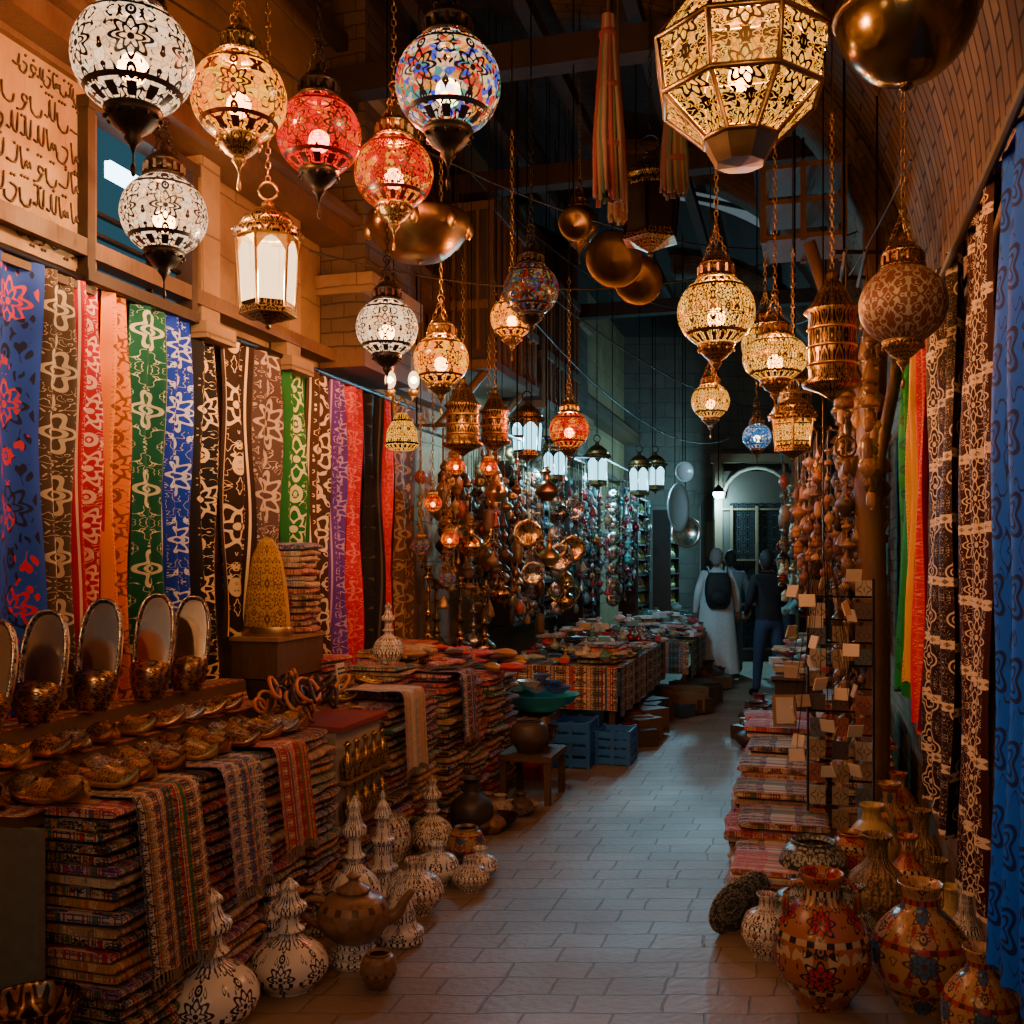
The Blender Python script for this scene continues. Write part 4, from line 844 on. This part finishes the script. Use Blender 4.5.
def strands(name,lst,pal,rs=(.03,.06),mats=('lacq','metalc','ceram'),disc=.12):
    b=B()
    for (u,v,zt,zb) in lst:
        p=S(u,v); z=zt; X0=p.x;Y0=p.y
        b.tube([(X0,Y0,zb),(X0,Y0,zt+.1)],.004,'rope',4)
        while z>zb:
            r=R.uniform(*rs)*R.choice((.5,.8,1,1.2)); h=r*R.uniform(1.2,3.8); k=R.randrange(6); z-=h
            q_=R.random()
            if q_<disc*.5:
                b.tube([(X0+r*math.cos(t*pi/6),Y0,z+r+r*math.sin(t*pi/6)) for t in range(12)],.006,'metalc',5,col=R.choice(pal),closed=True); z-=.01; continue
            if q_<disc:
                r*=1.4; b.lathe([(0,0),(.6*r,.004),(r,.025),(r*.97,.03),(0,.012)],'oldbrass',16,T(X0,Y0-.01,z-r+h)@RX(pi/2)@RX(R.uniform(-.2,.2))@RY(R.uniform(-.4,.4))); z-=r*2-h; continue
            b.lathe(sm([(q[0]*r,q[1]*h) for q in beadprof(k)],2),R.choice(mats),10,T(X0+R.uniform(-.012,.012),Y0,z),R.choice(pal)); z-=R.uniform(0,.05)
    us=[q[0] for q in lst]; vs=[q[1] for q in lst]; zt=max(q[2] for q in lst)
    for q in lst: b.tube([S(q[0],q[1],q[2]+.08),S(q[0],q[1],zt+.1)],.004,'rope',4)
    for uu in (min(us),(min(us)+max(us))/2,max(us)): b.tube([S(uu,min(vs)-.1,zt+.1),S(uu,max(vs)+.1,zt+.1)],.012,'darkwood',5)
    for vv in (min(vs),max(vs)): b.tube([S(min(us)-.05,vv,zt+.12),S(max(us)+.05,vv,zt+.12)],.012,'darkwood',5)
    b.tube([S(min(us),min(vs),zt+.1),S(min(us),min(vs),ceilz(min(us))-.02)],.006,'iron',4); b.tube([S(max(us),max(vs),zt+.1),S(max(us),max(vs),ceilz(max(us))-.02)],.006,'iron',4)
    b.obj(name)
MC=('metalc','lacq','metalc','ceram')
strands('hanging_brass_and_clay_ornaments',[(R.uniform(-2.75,-2.2),R.uniform(7.15,7.8),R.uniform(2.2,2.45),R.uniform(1.3,1.9)) for _ in range(22)],WARM,(.025,.055),MC,.1)
strands('hanging_brass_and_clay_ornaments',[(R.uniform(-2.8,-2.25),R.uniform(7.95,8.9),R.uniform(2.2,2.6),R.uniform(.95,1.6)) for _ in range(26)],WARM,(.025,.05),MC,.1)
strands('hanging_wooden_beads',[(R.uniform(-.05,.2),R.uniform(5.9,6.9),R.uniform(2.0,2.3),R.uniform(1.35,1.75)) for _ in range(14)],[(.4,.18,.07),(.22,.09,.04),(.45,.27,.12),(.12,.06,.03)],(.025,.045),('lacq',))
strands('hanging_leather_and_gourd_ornaments',[(R.uniform(.25,.5),R.uniform(5.75,7.1),R.uniform(2.3,2.9),R.uniform(.5,.9)) for _ in range(38)],[(.22,.12,.055),(.13,.07,.035),(.32,.19,.09),(.07,.045,.03),(.25,.14,.06)],(.025,.05),('lacq','ceram'),.04)
strands('hanging_leather_and_gourd_ornaments',[(R.uniform(.2,.45),R.uniform(5.0,5.7),R.uniform(2.6,3.1),R.uniform(1.9,2.3)) for _ in range(9)],[(.2,.12,.06),(.12,.07,.04),(.28,.18,.1)],(.025,.05),('lacq','ceram'),.04)
strands('hanging_scarves_and_beads',[(R.uniform(-2.5,-1.9),R.uniform(9.6,13),R.uniform(2.2,2.5),R.uniform(1.1,1.5)) for _ in range(40)],[tuple(a*.6 for a in c) for c in CO]+[(.05,.3,.3),(.35,.03,.06)],(.02,.04),('lacq','metalc','ceram'),.05)
strands('hanging_brass_and_clay_ornaments',[(R.uniform(-.2,.3),R.uniform(8,11.),R.uniform(2.,2.5),R.uniform(1.1,1.5)) for _ in range(24)],WARM,(.03,.05),MC)
b=B(); b.tube([(0,0,0),(.03,.02,1),(-.03,0,2),(.02,0,3),(.0,0,3.5)],[.09,.075,.08,.07,.06],'wood',9)
b.tube([(0,0,2.4),(-.2,0,2.9),(-.4,-.1,3.4)],.035,'wood',7); b.tube([(0,0,2.),(.05,-.2,2.6),(.0,-.5,3.2)],.035,'wood',7); b.obj('wooden_post',S(.42,5.75))
b=B()
for z in(0,.22,.44): b.box((0,0,z),(.5,.5,.03),'wood'); 
for x in(-.24,0,.24):
    for y in(-.24,.24): b.box((x,y,.22),(.035,.035,.5),'wood')
b.tube([(0,0,.5),(0,0,.7)],.01,'iron'); b.obj('hanging_wooden_rack',S(.02,6.4,3.6),ROT)
b=B()
for x in(-.17,.17): b.tube([(x,0,0),(x,0,1.5)],.008,'iron')
for i in range(11):
    z=.15+i*.125; b.tube([(-.17,0,z),(.17,0,z)],.005,'iron',4)
    for j in range(3):
        if R.random()<.85:
            c=R.choice([(.3,.24,.17),(.3,.1,.06),(.12,.08,.06),(.3,.22,.12),(.4,.37,.3),(.06,.05,.05),(.1,.14,.18)])
            b.box((-.12+.12*j,-.02,z+.04),(.085,.006,.1),'ceram',RZ(R.uniform(-.15,.15))@RX(R.uniform(-.05,.0)),c)
b.tube([(-.25,0,0),(.25,0,0)],.012,'iron'); b.tube([(0,-.2,0),(0,.2,0)],.012,'iron'); b.obj('postcard_rack',S(.22,5.45),-.3)
b=B()
for i in range(26):
    x=.16*math.cos(i*1.3);y=.16*math.sin(i*1.3);z=-.1*i*.42
    b.tube([(x,y,z+.06),(x*.3,y*.3,.1)],.002,'iron',3); b.box((0,0,0),(.08,.006,.065),'plain',T(x,y,z+.02)@RZ(i)@RX(.3),R.choice([(.7,.66,.56),(.45,.38,.3),(.6,.56,.46)]))
b.tube([(0,0,.1),(0,0,3.0)],.004,'iron'); b.obj('hanging_paper_tags',S(.12,5.2,1.5))
b=B(); b.box((0,0,.14),(.16,.02,.22),'palewood',RX(-.2)); b.box((0,-.013,.14),(.12,.01,.18),'white',RX(-.2)); b.obj('framed_picture',S(-.1,6.9,.42))
RP=[(.55,.03,.06),(.62,.52,.4),(.38,.02,.04),(.08,.03,.03),(.45,.28,.12),(.6,.56,.46),(.33,.12,.05),(.28,.03,.14),(.04,.04,.06)]
RT=[(.45,.02,.04),(.33,.02,.03),(.5,.05,.07),(.12,.03,.03),(.04,.04,.06)]
for v,h,d in((5.1,.14,.42),(5.45,.22,.5),(5.9,.27,.5),(6.35,.32,.5),(6.8,.36,.5),(7.25,.42,.5),(7.7,.42,.5)):
    stack(F,-.13,v,.42,d,h,.045,0.,RP,jit=.04,top=RT)
b=B(); b.box((0,0,.05),(.45,.4,.1),'palewood'); b.obj('low_wooden_platform',S(-.1,4.68),ROT)
stack(F,-.1,4.68,.36,.42,.09,.03,.1,[(.6,.56,.5),(.55,.2,.17)],top=[(.5,.1,.1)])
stack(F,.42,6.6,.7,.35,.5,.05,0.,RP,top=RT); stack(F,.35,7.5,.8,.4,.6,.05,0.,RP,top=RT)
b=B(); b.box((0,0,.3),(.6,2.6,.6),'darkwood'); b.box((0,0,.61),(.66,2.7,.03),'wood'); b.obj('low_counter',S(.1,9.6),ROT)
heap('heap_of_trinkets',.05,9.2,1.5,.5,50,.63,['bowl','cloth','jar','box'],SH+CO,.09,peak=.2); heap('heap_of_trinkets',.05,10.3,.8,.5,26,.63,['bowl','cloth','jar'],SH,.09,peak=.2)
heap('heap_of_trinkets',-.1,8.05,.2,.4,12,.0,['jar','bottle','box'],SH+BX,.16,peak=.03)
heap('boxes_of_goods',-.35,9.3,2.,.2,16,0,['box','jar'],BX,.19,peak=.08)
VP='painted_clay_vase'
strap(VP,AMPH,'p_terra',1.12,3.62,.47,.172,extra=handles(True,'p_terra')); strap(VP,AMPH,'p_terra2',1.47,3.6,.44,.17); strap('painted_ceramic_jar',SQUAT,'p_white2',1.03,4.05,.25,.1)
strap(VP,AMPH,'p_terra2',1.5,3.2,.36,.12); strap('woven_gourd_vase',JAR,'p_weave',1.57,4.3,.42,.13); strap('woven_gourd_vase',JAR,'p_weave',1.76,4.14,.36,.09)
strap('mustard_glazed_jug',AMPH,'p_yel',1.8,5.0,.38,.13,extra=handles(False,'p_yel')); strap('striped_ceramic_pot',ROUND,'p_green',1.4,4.65,.3,.16); strap('striped_ceramic_pot',SQUAT,'p_green',1.25,4.35,.22,.12)
strap(VP,ROUND,'p_terra',1.62,4.78,.3,.1); strap('mustard_glazed_jug',JAR,'p_yel',1.7,3.86,.34,.085); strap('striped_ceramic_pot',JAR,'p_green',1.36,4.0,.3,.1)
strap(VP,JAR,'p_terra',1.78,4.5,.36,.09); strap('woven_gourd_vase',JAR,'p_weave',1.93,4.72,.42,.1); strap(VP,JAR,'p_terra2',2.0,5.3,.42,.12)
strap(VP,AMPH,'p_terra',2.18,5.65,.4,.11); strap('painted_ceramic_jar',JAR,'p_white2',1.66,3.66,.42,.07)
for i,(x,y) in enumerate(((.93,4.3),(.97,4.36),(1.02,4.42))):
    b=B(); r=.13; b.lathe([(0,0),(.6*r,.006),(r,.03),(r*.97,.036),(0,.014)],'p_green',22,T(0,0,r*.96)@RZ(.5)@RX(pi/2+.25)); b.obj('painted_plate',(x,y,0))

# ------------------------------------------------------------ skinned figures
def skin(name,J,E,mats,pick,sub=2):
    ks=list(J); me=bpy.data.meshes.new(name+'_cage'); me.from_pydata([J[k][0] for k in ks],[(ks.index(a),ks.index(c)) for a,c in E],[])
    o=bpy.data.objects.new(name+'_cage',me); bpy.context.collection.objects.link(o)
    o.modifiers.new('s','SKIN'); ss=o.modifiers.new('u','SUBSURF'); ss.levels=sub; ss.render_levels=sub
    for i,k in enumerate(ks):
        r=J[k][1]; r=r if isinstance(r,tuple) else (r,r); me.skin_vertices[0].data[i].radius=r; me.skin_vertices[0].data[i].use_root=(i==0)
    dg=bpy.context.evaluated_depsgraph_get(); dg.update(); nm=bpy.data.meshes.new_from_object(o.evaluated_get(dg))
    bpy.data.objects.remove(o); nm.materials.clear()
    for m in mats: nm.materials.append(m)
    for p in nm.polygons: p.use_smooth=True; p.material_index=pick(p.center)
    n=bpy.data.objects.new(name,nm); bpy.context.collection.objects.link(n); return n
def cm(name,c,r=.85): return simple(name,c,r,0,30,.2,.2)
def person(name,loc,rz,H,top,bottom,hair,armL,armR,step=.1,robe=False,backpack=False,lean=0.,headturn=0.):
    e=bpy.data.objects.new(name,None); bpy.context.collection.objects.link(e); e.location=loc; e.rotation_euler=(0,0,rz); e.scale=(H/1.72,)*3
    l=lean
    J={'pel':((0,0,.95),(.15,.11)),'sp':((0,l*.3,1.1),(.14,.1)),'ch':((0,l*.7,1.3),(.165,.115)),'nb':((0,l,1.45),(.075,.065)),'nk':((0,l+.01,1.53),.052),
    'sL':((-.17,l,1.41),.07),'eL':(armL[0],.05),'wL':(armL[1],.035),'sR':((.17,l,1.41),.07),'eR':(armR[0],.05),'wR':(armR[1],.035),
    'hL':((-.09,0,.9),.1),'kL':((-.1,step*.6,.5),.068),'aL':((-.1,step,.1),.047),'tL':((-.11,step+.14,.04),(.045,.035)),
    'hR':((.09,0,.9),.1),'kR':((.1,-step*.2,.5),.068),'aR':((.1,-step,.1),.047),'tR':((.11,-step+.14,.04),(.045,.035))}
    E=[('pel','sp'),('sp','ch'),('ch','nb'),('nb','nk'),('ch','sL'),('sL','eL'),('eL','wL'),('ch','sR'),('sR','eR'),('eR','wR'),('pel','hL'),('hL','kL'),('kL','aL'),('aL','tL'),('pel','hR'),('hR','kR'),('kR','aR'),('aR','tR')]
    def pick(c): return 0 if c.z>1.5 and abs(c.x)<.09 else (3 if c.z<.11 else (2 if c.z<.93 and abs(c.x)<.2 and (c-Vector(armL[1])).length>.13 and (c-Vector(armR[1])).length>.13 else 1))
    o=skin('body',J,E,[M['skin'],top,bottom,M['iron']],pick); o.parent=e
    if robe:
        b=B(); b.grid(lambda s,t:((.30-.12*t+.012*math.sin(s*50)*(1-t))*math.cos(2*pi*s)*(1 if t<.8 else 1-.12*(t-.8)*5),(.23-.1*t+.012*math.cos(s*44)*(1-t))*math.sin(2*pi*s)+l*t*.8,.14+t*1.22),48,12,top); b.obj('robe',parent=e)
    b=B(); HX=T(0,l+.02,1.63)@RZ(headturn)
    b.sph((0,0,0),(.076,.096,.115),'skin',18,X=HX); b.sph((0,.03,-.06),(.055,.06,.06),'skin',12,X=HX)
    b.lathe([(.018,-.02),(.01,.02),(0,.03)],'skin',6,HX@T(0,.1,-.02)); 
    for sx in(-1,1):
        b.sph((sx*.078,-.005,-.01),(.012,.02,.032),'skin',8,X=HX); b.sph((sx*.03,.088,.008),(.012,.008,.007),'white',8,X=HX); b.sph((sx*.03,.094,.008),.005,'iron',6,X=HX)
    b.box((0,.093,-.055),(.04,.006,.006),'copper',HX)
    b.lathe([(1.06*math.cos(a),1.06*math.sin(a)) for a in [-.1+(pi/2+.1)*i/8 for i in range(9)]],hair,18,HX@T(0,-.012,.01)@RX(.25)@SC(.08,.1,.118))
    b.sph((0,-.035,-.02),(.074,.07,.085),hair,14,X=HX); b.obj('head',parent=e)
    b=B()
    for (el,w),sx in((armL,-1),(armR,1)):
        w=Vector(w); d=(w-Vector(el)).normalized(); side=Vector((0,1,0)); nn=d.cross(side).normalized(); side=nn.cross(d)
        b.tube([w-d*.01,w+d*.03,w+d*.08,w+d*.1],[.026,.036,.038,.028],'skin',10)
        for k,(o_,ln) in enumerate(((-.028,.06),(-.01,.075),(.01,.072),(.027,.055))):
            p=w+d*.09+side*o_; b.tube([p,p+d*ln*.5,p+d*ln-nn*sx*.015],[.0095,.0085,.006],'skin',6)
        p=w+d*.04+side*.032; b.tube([p,p+side*.03+d*.02,p+side*.035+d*.055],[.012,.01,.007],'skin',6)
    b.obj('hands',parent=e)
    if backpack:
        b=B(); m_=simple('backpack_fabric',(.006,.006,.008),.7)
        b.grid(lambda s,t:(.17*math.copysign(abs(math.cos(2*pi*s))**.5,math.cos(2*pi*s))*math.sin(pi*(t*.9+.05))**.25,-.19+l+.09*math.copysign(abs(math.sin(2*pi*s))**.6,math.sin(2*pi*s))*math.sin(pi*(t*.9+.05))**.3,.98+.46*t),24,14,m_)
        b.sph((0,-.27+l,1.12),(.12,.04,.1),m_,14)
        for sx in(-1,1): b.tube([(sx*.1,-.16+l,1.42),(sx*.12,-.03+l,1.5),(sx*.13,.1+l,1.42),(sx*.15,.1+l,1.2),(sx*.14,-.1+l,1.05)],.02,m_,6)
        b.obj('backpack',parent=e)
    return e
person('man_in_white_robe',(2.66,13.,0),-.1,1.72,cm('robe_cloth',(.5,.53,.53)),cm('robe_under',(.3,.32,.32)),'hairg',((-.25,-.03,1.14),(-.27,.08,.9)),((.25,-.03,1.14),(.28,.1,.92)),.1,True,True)
person('man_in_dark_jacket',(2.96,11.5,0),.25,1.68,cm('jacket_cloth',(.006,.007,.009)),cm('jeans_cloth',(.02,.04,.09)),'hairb',((-.25,.02,1.14),(-.2,.2,1.0)),((.24,.05,1.14),(.16,.25,1.05)),.13,lean=.05,headturn=-.3)
person('man_in_blue_shirt',(3.06,14.,0),.0,1.7,cm('shirt_cloth',(.2,.32,.42)),cm('trousers_cloth',(.08,.1,.14)),'hairb',((-.25,-.03,1.14),(-.27,.08,.9)),((.25,-.03,1.14),(.28,.1,.92)),.12)
person('man_in_pale_shirt',(3.5,12.9,0),2.3,1.66,cm('pale_shirt_cloth',(.4,.42,.38)),cm('dark_trousers_cloth',(.03,.03,.04)),'hairb',((-.25,.02,1.14),(-.2,.2,1.0)),((.24,.05,1.14),(.16,.25,1.05)),.05)

# ------------------------------------------------------------ world, camera
w=bpy.data.worlds.new('dusk'); bpy.context.scene.world=w; w.use_nodes=True
bg=w.node_tree.nodes['Background']; bg.inputs[0].default_value=(.26,.36,.4,1); bg.inputs[1].default_value=.35
cd=bpy.data.cameras.new('camera'); cam=bpy.data.objects.new('camera',cd); bpy.context.collection.objects.link(cam)
cam.location=(0,0,1.6); cam.rotation_euler=(pi/2,0,0); cd.sensor_width=36; cd.lens=36*1000/1024; cd.shift_y=48/1024; cd.clip_start=.05
bpy.context.scene.camera=cam
